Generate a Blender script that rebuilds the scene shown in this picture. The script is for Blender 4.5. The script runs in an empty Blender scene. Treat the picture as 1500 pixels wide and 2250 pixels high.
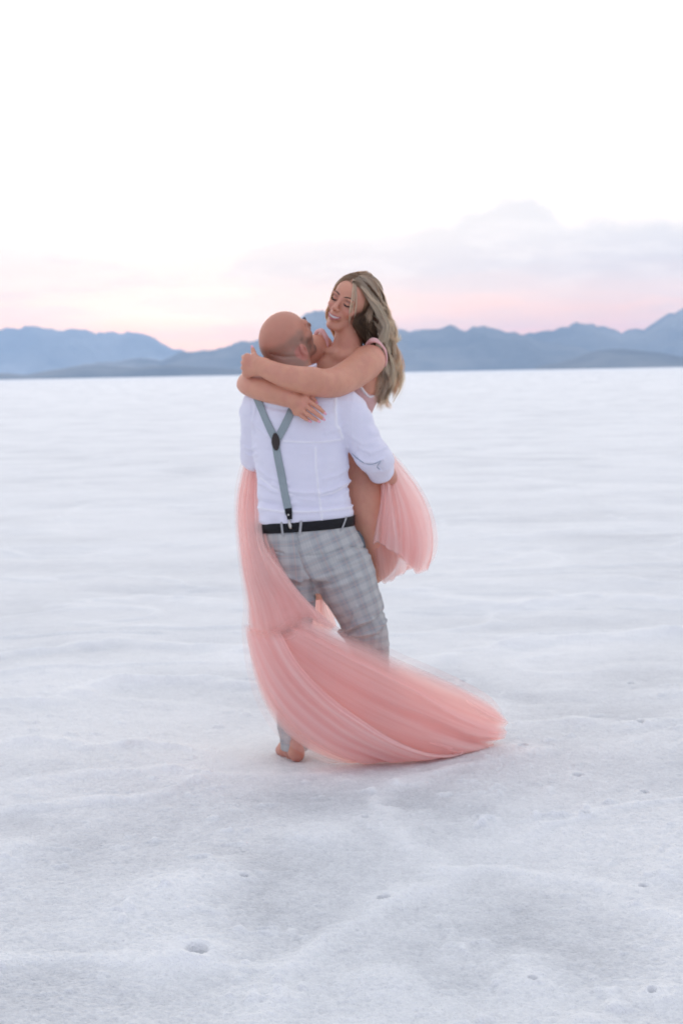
import bpy, math, random
import numpy as np
from mathutils import Vector, Matrix
from mathutils.bvhtree import BVHTree

scene = bpy.context.scene
COL = scene.collection
random.seed(7)
RNG = np.random.default_rng(7)

# ------------------------------------------------------------------ camera geometry
FPX = 4062.0            # focal length in photo pixels (photo is 1500 x 2250)
CAMH = 1.52
D = 7.16                # distance of the couple
PITCH = math.atan(306 / FPX)
ROLL = math.radians(1.07)
CAM = np.array([0.0, 0.0, CAMH])
_F = np.array([0, math.cos(PITCH), -math.sin(PITCH)])
_R0 = np.array([1.0, 0, 0])
_U0 = np.array([0, math.sin(PITCH), math.cos(PITCH)])
_R = math.cos(ROLL) * _R0 - math.sin(ROLL) * _U0
_U = math.sin(ROLL) * _R0 + math.cos(ROLL) * _U0


def W(px, py, dy=0.0):
    """world point seen at photo pixel (px,py) lying dy metres beyond the couple's plane"""
    d = _F * FPX + _R * (px - 750.0) + _U * (1125.0 - py)
    t = (D + dy) / d[1]
    return CAM + d * t


def WG(px, py, z=0.0):
    """ground point under a photo pixel"""
    d = _F * FPX + _R * (px - 750.0) + _U * (1125.0 - py)
    t = (z - CAMH) / d[2]
    return CAM + d * t


def to_px(P):
    P = np.asarray(P, float) - CAM
    zf = P @ _F
    return 750 + FPX * (P @ _R) / zf, 1125 - FPX * (P @ _U) / zf


# ------------------------------------------------------------------ noise
def _h(ix, iy, iz, seed):
    n = (ix * 374761393 + iy * 668265263 + iz * 2147483647 + seed * 1274126177) & 0xFFFFFFFF
    n = ((n ^ (n >> 13)) * 1274126177) & 0xFFFFFFFF
    n = ((n ^ (n >> 16)) * 2246822519) & 0xFFFFFFFF
    n = n ^ (n >> 13)
    return (n & 0xFFFFFF).astype(np.float64) / 0xFFFFFF * 2 - 1


def noise3(x, y, z, seed=0):
    x, y, z = np.broadcast_arrays(np.asarray(x, float), np.asarray(y, float), np.asarray(z, float))
    fx, fy, fz = np.floor(x), np.floor(y), np.floor(z)
    ix, iy, iz = fx.astype(np.int64), fy.astype(np.int64), fz.astype(np.int64)
    tx, ty, tz = x - fx, y - fy, z - fz
    tx, ty, tz = (t * t * t * (t * (t * 6 - 15) + 10) for t in (tx, ty, tz))
    r = 0
    for a in (0, 1):
        wa = tx if a else 1 - tx
        for b in (0, 1):
            wb = ty if b else 1 - ty
            for c in (0, 1):
                wc = tz if c else 1 - tz
                r = r + wa * wb * wc * _h(ix + a, iy + b, iz + c, seed)
    return r


def noise2(x, y, seed=0):
    x, y = np.broadcast_arrays(np.asarray(x, float), np.asarray(y, float))
    fx, fy = np.floor(x), np.floor(y)
    ix, iy = fx.astype(np.int64), fy.astype(np.int64)
    tx, ty = x - fx, y - fy
    tx, ty = (t * t * t * (t * (t * 6 - 15) + 10) for t in (tx, ty))
    z = np.zeros_like(ix)
    return ((1 - tx) * (1 - ty) * _h(ix, iy, z, seed) + tx * (1 - ty) * _h(ix + 1, iy, z, seed)
            + (1 - tx) * ty * _h(ix, iy + 1, z, seed) + tx * ty * _h(ix + 1, iy + 1, z, seed))


def fbm2(x, y, seed=0, octaves=4, gain=0.5, lac=2.07):
    s, a, f = 0, 1.0, 1.0
    for o in range(octaves):
        s = s + a * noise2(x * f + 17.3 * o, y * f - 9.1 * o, seed + o * 31)
        a *= gain; f *= lac
    return s


def fbm3(x, y, z, seed=0, octaves=3, gain=0.5):
    s, a, f = 0, 1.0, 1.0
    for o in range(octaves):
        s = s + a * noise3(x * f + 3.7 * o, y * f, z * f, seed + o * 31)
        a *= gain; f *= 2.03
    return s


def smooth(e0, e1, x):
    t = np.clip((np.asarray(x, float) - e0) / (e1 - e0), 0, 1)
    return t * t * (3 - 2 * t)


# ------------------------------------------------------------------ mesh helpers
def mesh_np(name, V, Q, mat=None, parent=None, smooth_shade=True, tris=None, col=None, uv=None, link=True):
    """one mesh object from arrays: V (n,3), Q (m,4) quads, optional tris, per-vertex colour and uv"""
    V = np.asarray(V, np.float32)
    me = bpy.data.meshes.new(name)
    loops = []; starts = []; n0 = 0; totals = []
    if Q is not None and len(Q):
        Q = np.asarray(Q, np.int32); loops.append(Q.ravel()); starts.append(np.arange(len(Q)) * 4); totals.append(np.full(len(Q), 4)); n0 = Q.size
    if tris is not None and len(tris):
        tr = np.asarray(tris, np.int32); loops.append(tr.ravel()); starts.append(n0 + np.arange(len(tr)) * 3); totals.append(np.full(len(tr), 3))
    lv = np.concatenate(loops).astype(np.int32); st = np.concatenate(starts).astype(np.int32); tt = np.concatenate(totals).astype(np.int32)
    me.vertices.add(len(V)); me.vertices.foreach_set('co', V.ravel())
    me.loops.add(len(lv)); me.loops.foreach_set('vertex_index', lv)
    me.polygons.add(len(st)); me.polygons.foreach_set('loop_start', st); me.polygons.foreach_set('loop_total', tt)
    me.polygons.foreach_set('use_smooth', np.full(len(st), bool(smooth_shade)))
    if col is not None:
        a = me.attributes.new('tint', 'FLOAT_COLOR', 'POINT')
        c = np.ones((len(V), 4), np.float32); col = np.asarray(col, np.float32); c[:, :col.shape[1]] = col
        a.data.foreach_set('color', c.ravel())
    if uv is not None:
        a = me.attributes.new('weave', 'FLOAT_VECTOR', 'POINT')
        c = np.zeros((len(V), 3), np.float32); uv = np.asarray(uv, np.float32); c[:, :uv.shape[1]] = uv
        a.data.foreach_set('vector', c.ravel())
    me.update(calc_edges=True); me.validate()
    if mat: me.materials.append(mat)
    o = bpy.data.objects.new(name, me)
    if link: COL.objects.link(o)
    if parent: set_parent(o, parent)
    return o


def set_parent(o, p):
    o.parent = p
    bpy.context.view_layer.update()
    o.matrix_parent_inverse = p.matrix_world.inverted()


def tag(o, label=None, cat=None, group=None, kind=None):
    if label: o['label'] = label
    if cat: o['category'] = cat
    if group: o['group'] = group
    if kind: o['kind'] = kind
    return o


def empty(name, loc):
    o = bpy.data.objects.new(name, None); COL.objects.link(o); o.location = Vector(loc); o.empty_display_size = .1
    bpy.context.view_layer.update()
    return o


def grid_quads(nu, nv, closed_v=False):
    i = np.arange(nu - 1)[:, None]; j = np.arange(nv if closed_v else nv - 1)[None, :]
    jn = (j + 1) % nv
    return np.stack([i * nv + j, (i + 1) * nv + j, (i + 1) * nv + jn, i * nv + jn], -1).reshape(-1, 4)


def catmull(P, n):
    """n points on a centripetal-ish Catmull-Rom through P, even in arc length"""
    P = np.asarray(P, float)
    if len(P) == 2:
        t = np.linspace(0, 1, n)[:, None]; return P[0] * (1 - t) + P[1] * t
    E = np.vstack([2 * P[0] - P[1], P, 2 * P[-1] - P[-2]])
    out = []
    for i in range(1, len(E) - 2):
        p0, p1, p2, p3 = E[i - 1:i + 3]
        t = np.linspace(0, 1, 24, endpoint=False)[:, None]
        out.append(0.5 * (2 * p1 + (p2 - p0) * t + (2 * p0 - 5 * p1 + 4 * p2 - p3) * t * t + (3 * p1 - p0 - 3 * p2 + p3) * t ** 3))
    out = np.vstack(out + [P[-1:]])
    s = np.concatenate([[0], np.cumsum(np.linalg.norm(np.diff(out[:, :3], axis=0), axis=1))])
    q = np.linspace(0, s[-1], n)
    return np.stack([np.interp(q, s, out[:, k]) for k in range(out.shape[1])], 1)


def tube(P, r, sides=8, caps=True):
    """vertices and quads of a tube along P with radius r (scalar or per point)"""
    P = np.asarray(P, float); n = len(P); r = np.broadcast_to(np.asarray(r, float), (n,))
    T = np.gradient(P, axis=0); T /= np.linalg.norm(T, axis=1)[:, None] + 1e-12
    a = np.array([0, 0, 1.0]) if abs(T[0, 2]) < .9 else np.array([1.0, 0, 0])
    V = []
    nrm = np.cross(T[0], a); nrm /= np.linalg.norm(nrm)
    for i in range(n):
        nrm = nrm - T[i] * (nrm @ T[i]); nrm /= np.linalg.norm(nrm) + 1e-12
        b = np.cross(T[i], nrm)
        th = np.arange(sides) * 2 * math.pi / sides
        V.append(P[i] + r[i] * (np.cos(th)[:, None] * nrm + np.sin(th)[:, None] * b))
    V = np.vstack(V); Q = grid_quads(n, sides, True)
    tr = None
    if caps:
        c0 = len(V); V = np.vstack([V, P[:1], P[-1:]])
        k = np.arange(sides); tr = np.vstack([np.stack([np.full(sides, c0), k, (k + 1) % sides], 1),
                                              np.stack([np.full(sides, c0 + 1), (n - 1) * sides + (k + 1) % sides, (n - 1) * sides + k], 1)])
    return V, Q, tr


class MB:
    """collects pieces into one mesh"""
    def __init__(s): s.V = []; s.Q = []; s.T = []; s.C = []; s.n = 0
    def add(s, V, Q=None, T=None, col=None):
        if Q is not None and len(Q): s.Q.append(np.asarray(Q) + s.n)
        if T is not None and len(T): s.T.append(np.asarray(T) + s.n)
        s.V.append(V); s.n += len(V)
        s.C.append(np.tile(np.asarray(col if col is not None else (1, 1, 1), float), (len(V), 1)) if col is None or np.ndim(col) == 1 else np.asarray(col))
    def tube(s, P, r, sides=8, col=None): s.add(*tube(P, r, sides), col=col)
    def ellipsoid(s, c, r, M=None, nu=12, nv=16, col=None):
        u = np.linspace(0, math.pi, nu)[:, None]; v = (np.arange(nv) * 2 * math.pi / nv)[None, :]
        P = np.stack([np.sin(u) * np.cos(v), np.sin(u) * np.sin(v), np.cos(u) * np.ones_like(v)], -1).reshape(-1, 3) * np.asarray(r)
        if M is not None: P = P @ np.asarray(M).T
        s.add(P + np.asarray(c), grid_quads(nu, nv, True)[:, ::-1], col=col)
    def box(s, c, h, M=None, col=None):
        P = np.array([[x, y, z] for x in (-1, 1) for y in (-1, 1) for z in (-1, 1)], float) * np.asarray(h)
        if M is not None: P = P @ np.asarray(M).T
        s.add(P + np.asarray(c), [[0, 1, 3, 2], [4, 6, 7, 5], [0, 4, 5, 1], [2, 3, 7, 6], [0, 2, 6, 4], [1, 5, 7, 3]], col=col)
    def build(s, name, mat, parent=None, smooth_shade=True, use_col=False):
        return mesh_np(name, np.vstack(s.V), np.vstack(s.Q) if s.Q else None, mat, parent, smooth_shade,
                       np.vstack(s.T) if s.T else None, np.vstack(s.C) if use_col else None)


# ------------------------------------------------------------------ distance-field modelling
class Field:
    def __init__(s, xs, ys, zs):
        s.x, s.y, s.z = (np.asarray(a, np.float32) for a in (xs, ys, zs))
        s.F = np.full((len(xs), len(ys), len(zs)), 0.2, np.float32)

    def sub(s, lo, hi):
        sl = tuple(slice(max(0, np.searchsorted(a, l) - 1), min(len(a), np.searchsorted(a, h) + 1)) for a, l, h in zip((s.x, s.y, s.z), lo, hi))
        if any(q.stop - q.start < 1 for q in sl): return None, None
        return sl, (s.x[sl[0]][:, None, None], s.y[sl[1]][None, :, None], s.z[sl[2]][None, None, :])

    def put(s, lo, hi, fn, k=0.01, op='add'):
        m = k + 0.012
        sl, g = s.sub(np.asarray(lo) - m, np.asarray(hi) + m)
        if sl is None: return s
        d = fn(*g).astype(np.float32); f = s.F[sl]
        k = max(k, 1e-5)
        if op == 'add':
            h = np.maximum(k - np.abs(f - d), 0) / k; s.F[sl] = np.minimum(f, d) - h * h * k * .25
        elif op == 'cut':
            d = -d; h = np.maximum(k - np.abs(f - d), 0) / k; s.F[sl] = np.maximum(f, d) + h * h * k * .25
        return s

    def cone(s, a, b, ra, rb=None, k=0.01, op='add', flat=None):
        """tapered capsule; flat=(dir, factor) squeezes it along dir"""
        a = np.asarray(a, float); b = np.asarray(b, float); rb = ra if rb is None else rb
        ab = b - a; L2 = float(ab @ ab) + 1e-12; R = max(ra, rb)
        def fn(x, y, z):
            px, py, pz = x - a[0], y - a[1], z - a[2]
            t = np.clip((px * ab[0] + py * ab[1] + pz * ab[2]) / L2, 0, 1)
            dx, dy, dz = px - t * ab[0], py - t * ab[1], pz - t * ab[2]
            if flat is not None:
                n = np.asarray(flat[0], float); n = n / np.linalg.norm(n); q = dx * n[0] + dy * n[1] + dz * n[2]
                w = (1 / flat[1]) ** 2 - 1
                return (np.sqrt(dx * dx + dy * dy + dz * dz + w * q * q) - (ra + (rb - ra) * t)) * (flat[1] if flat[1] < 1 else 1)
            return np.sqrt(dx * dx + dy * dy + dz * dz) - (ra + (rb - ra) * t)
        return s.put(np.minimum(a, b) - R, np.maximum(a, b) + R, fn, k, op)

    def chain(s, P, r, k=0.01, inner=None):
        """limb through points P with radii r"""
        n = max(8, 4 * len(P)); Q = catmull(np.column_stack([np.asarray(P, float), r]), n)
        for i in range(n - 1): s.cone(Q[i, :3], Q[i + 1, :3], Q[i, 3], Q[i + 1, 3], k if i == 0 and inner is None else (inner if inner is not None else k))
        return s

    def ell(s, c, r, M=None, k=0.01, op='add'):
        c = np.asarray(c, float); r = np.asarray(r, float); M = np.eye(3) if M is None else np.asarray(M, float)
        ext = np.sqrt(((M * r[None, :]) ** 2).sum(1))
        def fn(x, y, z):
            px, py, pz = x - c[0], y - c[1], z - c[2]
            q = [(px * M[0, i] + py * M[1, i] + pz * M[2, i]) for i in range(3)]
            k0 = np.sqrt(sum((q[i] / r[i]) ** 2 for i in range(3))); k1 = np.sqrt(sum((q[i] / r[i] ** 2) ** 2 for i in range(3))) + 1e-9
            return k0 * (k0 - 1) / k1
        return s.put(c - ext, c + ext, fn, k, op)

    def loft(s, st, k=0.01, p=2.0, op='add', capz=True):
        """stack of horizontal super-ellipses: rows (z, cx, cy, half width, half depth)"""
        st = np.asarray(st, float); st = st[np.argsort(st[:, 0])]
        zz = np.linspace(st[0, 0], st[-1, 0], 160)
        # smooth interpolation of the stations
        cs = catmull_fn(st[:, 0], st[:, 1:], zz)
        def fn(x, y, z):
            zq = np.clip(z, zz[0], zz[-1])
            cx, cy, a, b = (np.interp(zq, zz, cs[:, i]) for i in range(4))
            u, v = np.abs(x - cx) / a, np.abs(y - cy) / b
            k0 = (u ** p + v ** p) ** (1 / p); k1 = np.sqrt((u / a) ** 2 + (v / b) ** 2) / (np.sqrt(u * u + v * v) + 1e-6)
            d = (k0 - 1) / (k1 + 1e-6)
            d = np.maximum(d, -0.15)
            dz = np.maximum(zz[0] - z, z - zz[-1])
            return np.where(dz > 0, np.sqrt(np.maximum(d, 0) ** 2 + dz * dz) , np.maximum(d, dz))
        a = max(st[:, 3].max(), .01); b = st[:, 4].max()
        lo = (st[:, 1].min() - a, st[:, 2].min() - b, zz[0]); hi = (st[:, 1].max() + a, st[:, 2].max() + b, zz[-1])
        return s.put(lo, hi, fn, k, op)

    def mesh(s, iso=0.0, relax=2):
        F = s.F - iso; x, y, z = s.x, s.y, s.z
        ins = F < 0; nx, ny, nz = F.shape
        c = np.zeros((nx - 1, ny - 1, nz - 1), np.int8)
        for a in (0, 1):
            for b in (0, 1):
                for d in (0, 1): c += ins[a:nx - 1 + a, b:ny - 1 + b, d:nz - 1 + d]
        I, J, K = np.nonzero((c > 0) & (c < 8)); n = len(I)
        idx = np.full(c.shape, -1, np.int32); idx[I, J, K] = np.arange(n)
        pos = np.zeros((n, 3)); cnt = np.zeros(n)
        X = (x, y, z)
        for ax in range(3):
            o1, o2 = [q for q in range(3) if q != ax]
            for u in (0, 1):
                for v in (0, 1):
                    p = [I.copy(), J.copy(), K.copy()]; p[o1] += u; p[o2] += v
                    q = [t.copy() for t in p]; q[ax] += 1
                    f0 = F[tuple(p)]; f1 = F[tuple(q)]; m = (f0 < 0) != (f1 < 0)
                    t = f0[m] / (f0[m] - f1[m])
                    for d in range(3):
                        if d == ax: pos[m, d] += X[d][p[d][m]] * (1 - t) + X[d][q[d][m]] * t
                        else: pos[m, d] += X[d][p[d][m]]
                    cnt[m] += 1
        pos /= cnt[:, None]
        quads = []
        for ax in range(3):
            o1, o2 = [(1, 2), (2, 0), (0, 1)][ax]
            sl0 = [slice(1, -1)] * 3; sl1 = [slice(1, -1)] * 3
            sl0[ax] = slice(0, -1); sl1[ax] = slice(1, None)
            a0 = ins[tuple(sl0)]; a1 = ins[tuple(sl1)]
            E = np.nonzero(a0 != a1); inn = a0[E]
            base = [E[0] + (0 if ax == 0 else 1), E[1] + (0 if ax == 1 else 1), E[2] + (0 if ax == 2 else 1)]
            def cell(d1, d2):
                q = [b.copy() for b in base]; q[o1] += d1; q[o2] += d2; return idx[tuple(q)]
            qd = np.stack([cell(-1, -1), cell(0, -1), cell(0, 0), cell(-1, 0)], 1)
            qd[~inn] = qd[~inn][:, ::-1]
            quads.append(qd)
        Q = np.vstack(quads); Q = Q[(Q >= 0).all(1)]
        for _ in range(relax): pos = relax_mesh(pos, Q, .5)
        return pos, Q


def catmull_fn(xk, Y, xq):
    """smooth monotone-ish (Hermite) interpolation of rows"""
    xk = np.asarray(xk, float); Y = np.asarray(Y, float)
    m = np.gradient(Y, xk, axis=0) if len(xk) > 2 else np.tile((Y[1] - Y[0]) / (xk[1] - xk[0]), (2, 1))
    i = np.clip(np.searchsorted(xk, xq) - 1, 0, len(xk) - 2); h = (xk[i + 1] - xk[i])[:, None]; t = ((xq - xk[i])[:, None]) / h
    return ((2 * t ** 3 - 3 * t ** 2 + 1) * Y[i] + (t ** 3 - 2 * t ** 2 + t) * h * m[i] + (-2 * t ** 3 + 3 * t ** 2) * Y[i + 1] + (t ** 3 - t ** 2) * h * m[i + 1])


def relax_mesh(P, Q, w=.5):
    S = np.zeros_like(P); c = np.zeros(len(P))
    for a in range(4):
        b = (a + 1) % 4
        for u, v in ((a, b), (b, a)):
            for d in range(3): S[:, d] += np.bincount(Q[:, u], P[Q[:, v], d], len(P))
            c += np.bincount(Q[:, u], minlength=len(P))
    return P * (1 - w) + w * S / np.maximum(c, 1)[:, None]


def normals(P, Q):
    a = np.cross(P[Q[:, 2]] - P[Q[:, 0]], P[Q[:, 3]] - P[Q[:, 1]])
    N = np.zeros_like(P)
    for i in range(4):
        for d in range(3): N[:, d] += np.bincount(Q[:, i], a[:, d], len(P))
    return N / (np.linalg.norm(N, axis=1)[:, None] + 1e-12)


def axis_grid(lo, hi, h, fine=()):
    """1-D sample positions from lo to hi with step h, finer inside (a,b,hf) intervals"""
    out = [lo]
    while out[-1] < hi:
        st = h
        for a, b, hf in fine:
            if a - .01 <= out[-1] <= b: st = min(st, hf)
        out.append(out[-1] + st)
    return np.array(out)


def bvh(P, Q):
    return BVHTree.FromPolygons([Vector(p) for p in P], [tuple(int(i) for i in q) for q in Q])


def seg_dist(X, Z, line):
    """distance in a plane from points to a polyline; line rows (x,z)"""
    d = np.full(len(X), 9.0)
    for (ax, az), (bx, bz) in zip(line[:-1], line[1:]):
        ux, uz = bx - ax, bz - az; L = ux * ux + uz * uz + 1e-12
        t = np.clip(((X - ax) * ux + (Z - az) * uz) / L, 0, 1)
        d = np.minimum(d, np.hypot(X - ax - t * ux, Z - az - t * uz))
    return d


def frame(fwd, up):
    """columns: left-of-body x, forward y, up z"""
    f = np.asarray(fwd, float); f = f / np.linalg.norm(f); u = np.asarray(up, float); u = u - f * (u @ f); u /= np.linalg.norm(u)
    # x = the head's own right-hand side so that (x, y, z) is right-handed
    x = np.cross(f, u)
    return np.column_stack([x, f, u])


# ------------------------------------------------------------------ material helpers
def new_mat(name):
    m = bpy.data.materials.new(name); m.use_nodes = True
    nt = m.node_tree; nt.nodes.clear()
    out = nt.nodes.new('ShaderNodeOutputMaterial')
    return m, nt, out


class NT:
    """tiny node builder"""
    def __init__(s, nt): s.nt = nt
    def n(s, kind, **kw):
        nd = s.nt.nodes.new('ShaderNode' + kind)
        for k, v in kw.items():
            if k.startswith('i_'): s.set(nd.inputs[k[2:].replace('_', ' ')], v)
            else: setattr(nd, k, v)
        return nd
    def set(s, sock, v):
        if hasattr(v, 'is_output'): s.nt.links.new(v, sock)
        else: sock.default_value = v
    def math(s, op, a, b=0.0, c=None, clamp=False):
        nd = s.nt.nodes.new('ShaderNodeMath'); nd.operation = op; nd.use_clamp = clamp
        s.set(nd.inputs[0], a); s.set(nd.inputs[1], b)
        if c is not None: s.set(nd.inputs[2], c)
        return nd.outputs[0]
    def mix(s, f, a, b, blend='MIX'):
        nd = s.nt.nodes.new('ShaderNodeMix'); nd.data_type = 'RGBA'; nd.blend_type = blend
        s.set(nd.inputs[0], f)
        for q, v in ((6, a), (7, b)):
            s.set(nd.inputs[q], v if hasattr(v, 'is_output') else (*v[:3], 1))
        return nd.outputs[2]
    def ramp(s, f, stops, interp='LINEAR'):
        nd = s.nt.nodes.new('ShaderNodeValToRGB'); nd.color_ramp.interpolation = interp
        e = nd.color_ramp.elements
        while len(e) > 1: e.remove(e[-1])
        for i, (p, c) in enumerate(stops):
            q = e[0] if i == 0 else e.new(p)
            q.position = p; q.color = (*c[:3], 1) if not np.isscalar(c) else (c, c, c, 1)
        s.set(nd.inputs[0], f); return nd.outputs[0]
    def curve(s, f, pts):
        nd = s.nt.nodes.new('ShaderNodeFloatCurve'); c = nd.mapping.curves[0]
        nd.mapping.use_clip = False
        c.points[0].location = pts[0]; c.points[1].location = pts[-1]
        for p in pts[1:-1]: c.points.new(*p)
        nd.mapping.update(); s.set(nd.inputs['Value'], f); return nd.outputs[0]
    def smoothstep(s, v, a, b):
        nd = s.nt.nodes.new('ShaderNodeMapRange'); nd.interpolation_type = 'SMOOTHSTEP'
        s.set(nd.inputs[0], v); nd.inputs[1].default_value = a; nd.inputs[2].default_value = b
        return nd.outputs[0]
    def noise(s, vec, scale, detail=3, rough=.5, dist=0.0, dim='3D'):
        nd = s.nt.nodes.new('ShaderNodeTexNoise'); nd.noise_dimensions = dim
        s.set(nd.inputs['Vector'], vec); nd.inputs['Scale'].default_value = scale; nd.inputs['Detail'].default_value = detail
        nd.inputs['Roughness'].default_value = rough; nd.inputs['Distortion'].default_value = dist
        return nd.outputs[0]
    def scale(s, vec, v):
        nd = s.nt.nodes.new('ShaderNodeVectorMath'); nd.operation = 'MULTIPLY'; s.set(nd.inputs[0], vec); nd.inputs[1].default_value = v
        return nd.outputs[0]
    def bump(s, h, strength=.3, dist=.01, normal=None):
        nd = s.nt.nodes.new('ShaderNodeBump'); nd.inputs['Strength'].default_value = strength; nd.inputs['Distance'].default_value = dist
        s.set(nd.inputs['Height'], h)
        if normal is not None: s.set(nd.inputs['Normal'], normal)
        return nd.outputs[0]
    def principled(s, **kw):
        nd = s.nt.nodes.new('ShaderNodeBsdfPrincipled')
        for k, v in kw.items(): s.set(nd.inputs[k.replace('_', ' ')], v if hasattr(v, 'is_output') or np.isscalar(v) else (*v, 1) if len(v) == 3 and 'Radius' not in k else v)
        return nd
    def link(s, a, b): s.nt.links.new(a, b)
# ================================================================== camera
cam_d = bpy.data.cameras.new('camera'); cam = bpy.data.objects.new('camera', cam_d); COL.objects.link(cam)
cam.matrix_world = Matrix(((_R[0], _U[0], -_F[0], 0), (_R[1], _U[1], -_F[1], 0), (_R[2], _U[2], -_F[2], CAMH), (0, 0, 0, 1)))
cam_d.sensor_fit = 'VERTICAL'; cam_d.sensor_height = 36.0; cam_d.lens = FPX / 2250 * 36.0
cam_d.clip_start = .1; cam_d.clip_end = 60000
cam_d.dof.use_dof = True; cam_d.dof.focus_distance = 5.0; cam_d.dof.aperture_fstop = 5.8
scene.camera = cam

vs = scene.view_settings; vs.view_transform = 'Standard'; vs.look = 'None'; vs.gamma = 1; vs.exposure = 0.06; vs.use_curve_mapping = False
cy = scene.cycles
cy.max_bounces = 14; cy.diffuse_bounces = 5; cy.glossy_bounces = 3; cy.transmission_bounces = 6; cy.transparent_max_bounces = 24
cy.volume_bounces = 1; cy.use_denoising = True; cy.caustics_reflective = False; cy.caustics_refractive = False
cy.sample_clamp_indirect = 10

# ================================================================== sky (dusk, sun just above the hills ahead and left)
SUN_AZ = math.atan2(-310, FPX)      # glow over the gap in the hills
SUN_EL = math.radians(8.0)
w = bpy.data.worlds.new('World'); scene.world = w; w.use_nodes = True
nt = w.node_tree; nt.nodes.clear(); N = NT(nt)
wout = nt.nodes.new('ShaderNodeOutputWorld'); bg = nt.nodes.new('ShaderNodeBackground')
tc = nt.nodes.new('ShaderNodeTexCoord'); sep = nt.nodes.new('ShaderNodeSeparateXYZ'); nt.links.new(tc.outputs['Generated'], sep.inputs[0])
sx, sy, sz = sep.outputs
hyp = N.math('SQRT', N.math('ADD', N.math('MULTIPLY', sx, sx), N.math('MULTIPLY', sy, sy)))
el = N.math('MULTIPLY', N.math('ARCTAN2', sz, hyp), 180 / math.pi)       # degrees above the horizon
az = N.math('MULTIPLY', N.math('ARCTAN2', sx, sy), 180 / math.pi)        # degrees right of straight ahead
nish = nt.nodes.new('ShaderNodeTexSky'); nish.sky_type = 'NISHITA'; nish.sun_disc = False
nish.sun_elevation = SUN_EL; nish.sun_rotation = SUN_AZ; nish.altitude = 1280; nish.dust_density = 1.5; nish.ozone_density = 1.0
nish_bg = nt.nodes.new('ShaderNodeBackground'); nish_bg.inputs['Strength'].default_value = 0.012
nt.links.new(nish.outputs[0], nish_bg.inputs['Color'])
# thin high overcast, brightest overhead and ahead, lavender behind the viewer
front = N.smoothstep(N.math('DIVIDE', sy, N.math('ADD', hyp, 1e-4)), -0.9, 0.75)
up_c = N.ramp(N.smoothstep(el, 0, 60), [(0, (1.50, 1.36, 1.24)), (.2, (1.32, 1.27, 1.22)), (.5, (1.12, 1.13, 1.15)), (1, (.98, 1.01, 1.08))])
back_c = N.ramp(N.smoothstep(el, 0, 60), [(0, (.56, .54, .68)), (.35, (.70, .68, .88)), (1, (.92, .95, 1.06))])
base = N.mix(front, back_c, up_c)
# sunset band low over the hills, warmest towards the sun
saz = math.degrees(SUN_AZ)
near_sun = N.math('EXPONENT', N.math('MULTIPLY', N.math('POWER', N.math('DIVIDE', N.math('SUBTRACT', az, saz), 5.0), 2.0), -1.0))
wide_sun = N.math('EXPONENT', N.math('MULTIPLY', N.math('POWER', N.math('DIVIDE', N.math('SUBTRACT', az, 3.0), 40.0), 2.0), -1.0))
v2 = N.scale(tc.outputs['Generated'], (14, 14, 95))
streak = N.noise(v2, 1.0, 4, .55)
el_w = N.math('ADD', el, N.math('MULTIPLY', N.math('SUBTRACT', streak, .5), 1.5))
pink_band = N.ramp(N.math('DIVIDE', el_w, 6.0), [(0, (3.0, .72, .28)), (.14, (2.6, .78, .36)), (.25, (2.05, .86, .50)), (.40, (1.30, .84, .72)), (.56, (.98, .84, .80)), (.8, (1.18, 1.08, 1.03)), (1, (1.50, 1.36, 1.24))])
base = N.mix(N.math('MULTIPLY', wide_sun, N.smoothstep(N.math('MULTIPLY', el, -1), -6.5, -4.0)), base, pink_band)
glow = N.ramp(N.math('DIVIDE', el_w, 3.6), [(0, (3.6, 1.0, .20)), (.25, (3.2, 1.35, .55)), (.5, (2.2, 1.45, 1.0)), (.75, (1.25, .98, .86)), (1, (1.0, .87, .83))])
base = N.mix(N.math('MULTIPLY', near_sun, N.smoothstep(N.math('MULTIPLY', el, -1), -4.6, -2.0)), base, glow)
# cloud bank: higher to the right, thin wisps to the left
def deg(px): return math.degrees(math.atan2(px - 750, FPX))
bank = [(-30, 1.0), (deg(0), 4.1), (deg(130), 4.15), (deg(215), 3.75), (deg(300), 3.3), (deg(470), 3.2), (deg(540), 3.85), (deg(620), 4.35), (deg(760), 4.55), (deg(960), 4.7), (deg(1050), 5.15),
        (deg(1110), 5.45), (deg(1185), 5.35), (deg(1225), 4.95), (deg(1262), 4.5), (deg(1330), 4.7), (deg(1390), 4.45), (deg(1450), 4.6), (deg(1520), 4.4), (30, 3.0)]
top = N.math('MULTIPLY', N.curve(N.math('DIVIDE', N.math('ADD', az, 30), 60), [((a + 30) / 60, e / 10) for a, e in bank]), 10)
puff = N.math('MULTIPLY', N.math('SUBTRACT', N.noise(N.scale(tc.outputs['Generated'], (60, 60, 90)), 1.0, 5, .58), .5), 1.1)
edge = N.math('SUBTRACT', N.math('ADD', top, puff), el)
rim = N.smoothstep(edge, -.12, .55)
body = N.smoothstep(N.math('MULTIPLY', el, -1), -3.4, -2.2)               # fades into the pink below
leftish = N.smoothstep(az, -3.7, -2.1)
wisp = N.math('MULTIPLY', N.math('ADD', N.math('ADD', .38, N.math('MULTIPLY', leftish, .56)), N.math('MULTIPLY', N.smoothstep(streak, .44, .58), .70), clamp=True), 1.0)
cloud = N.math('MULTIPLY', N.math('MULTIPLY', rim, N.math('SUBTRACT', 1.0, N.math('MULTIPLY', body, .70))), wisp, clamp=True)
frontal = N.smoothstep(sy, .3, .8)
cl_c = N.mix(N.smoothstep(el, 1.5, 4.6), (.61, .53, .63), (.84, .81, .84))
inner = N.noise(N.scale(tc.outputs['Generated'], (26, 26, 85)), 1.0, 5, .58)
cl_c = N.mix(N.math('MULTIPLY', N.smoothstep(inner, .40, .68), .45), cl_c, (1.05, .98, .97))
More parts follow.
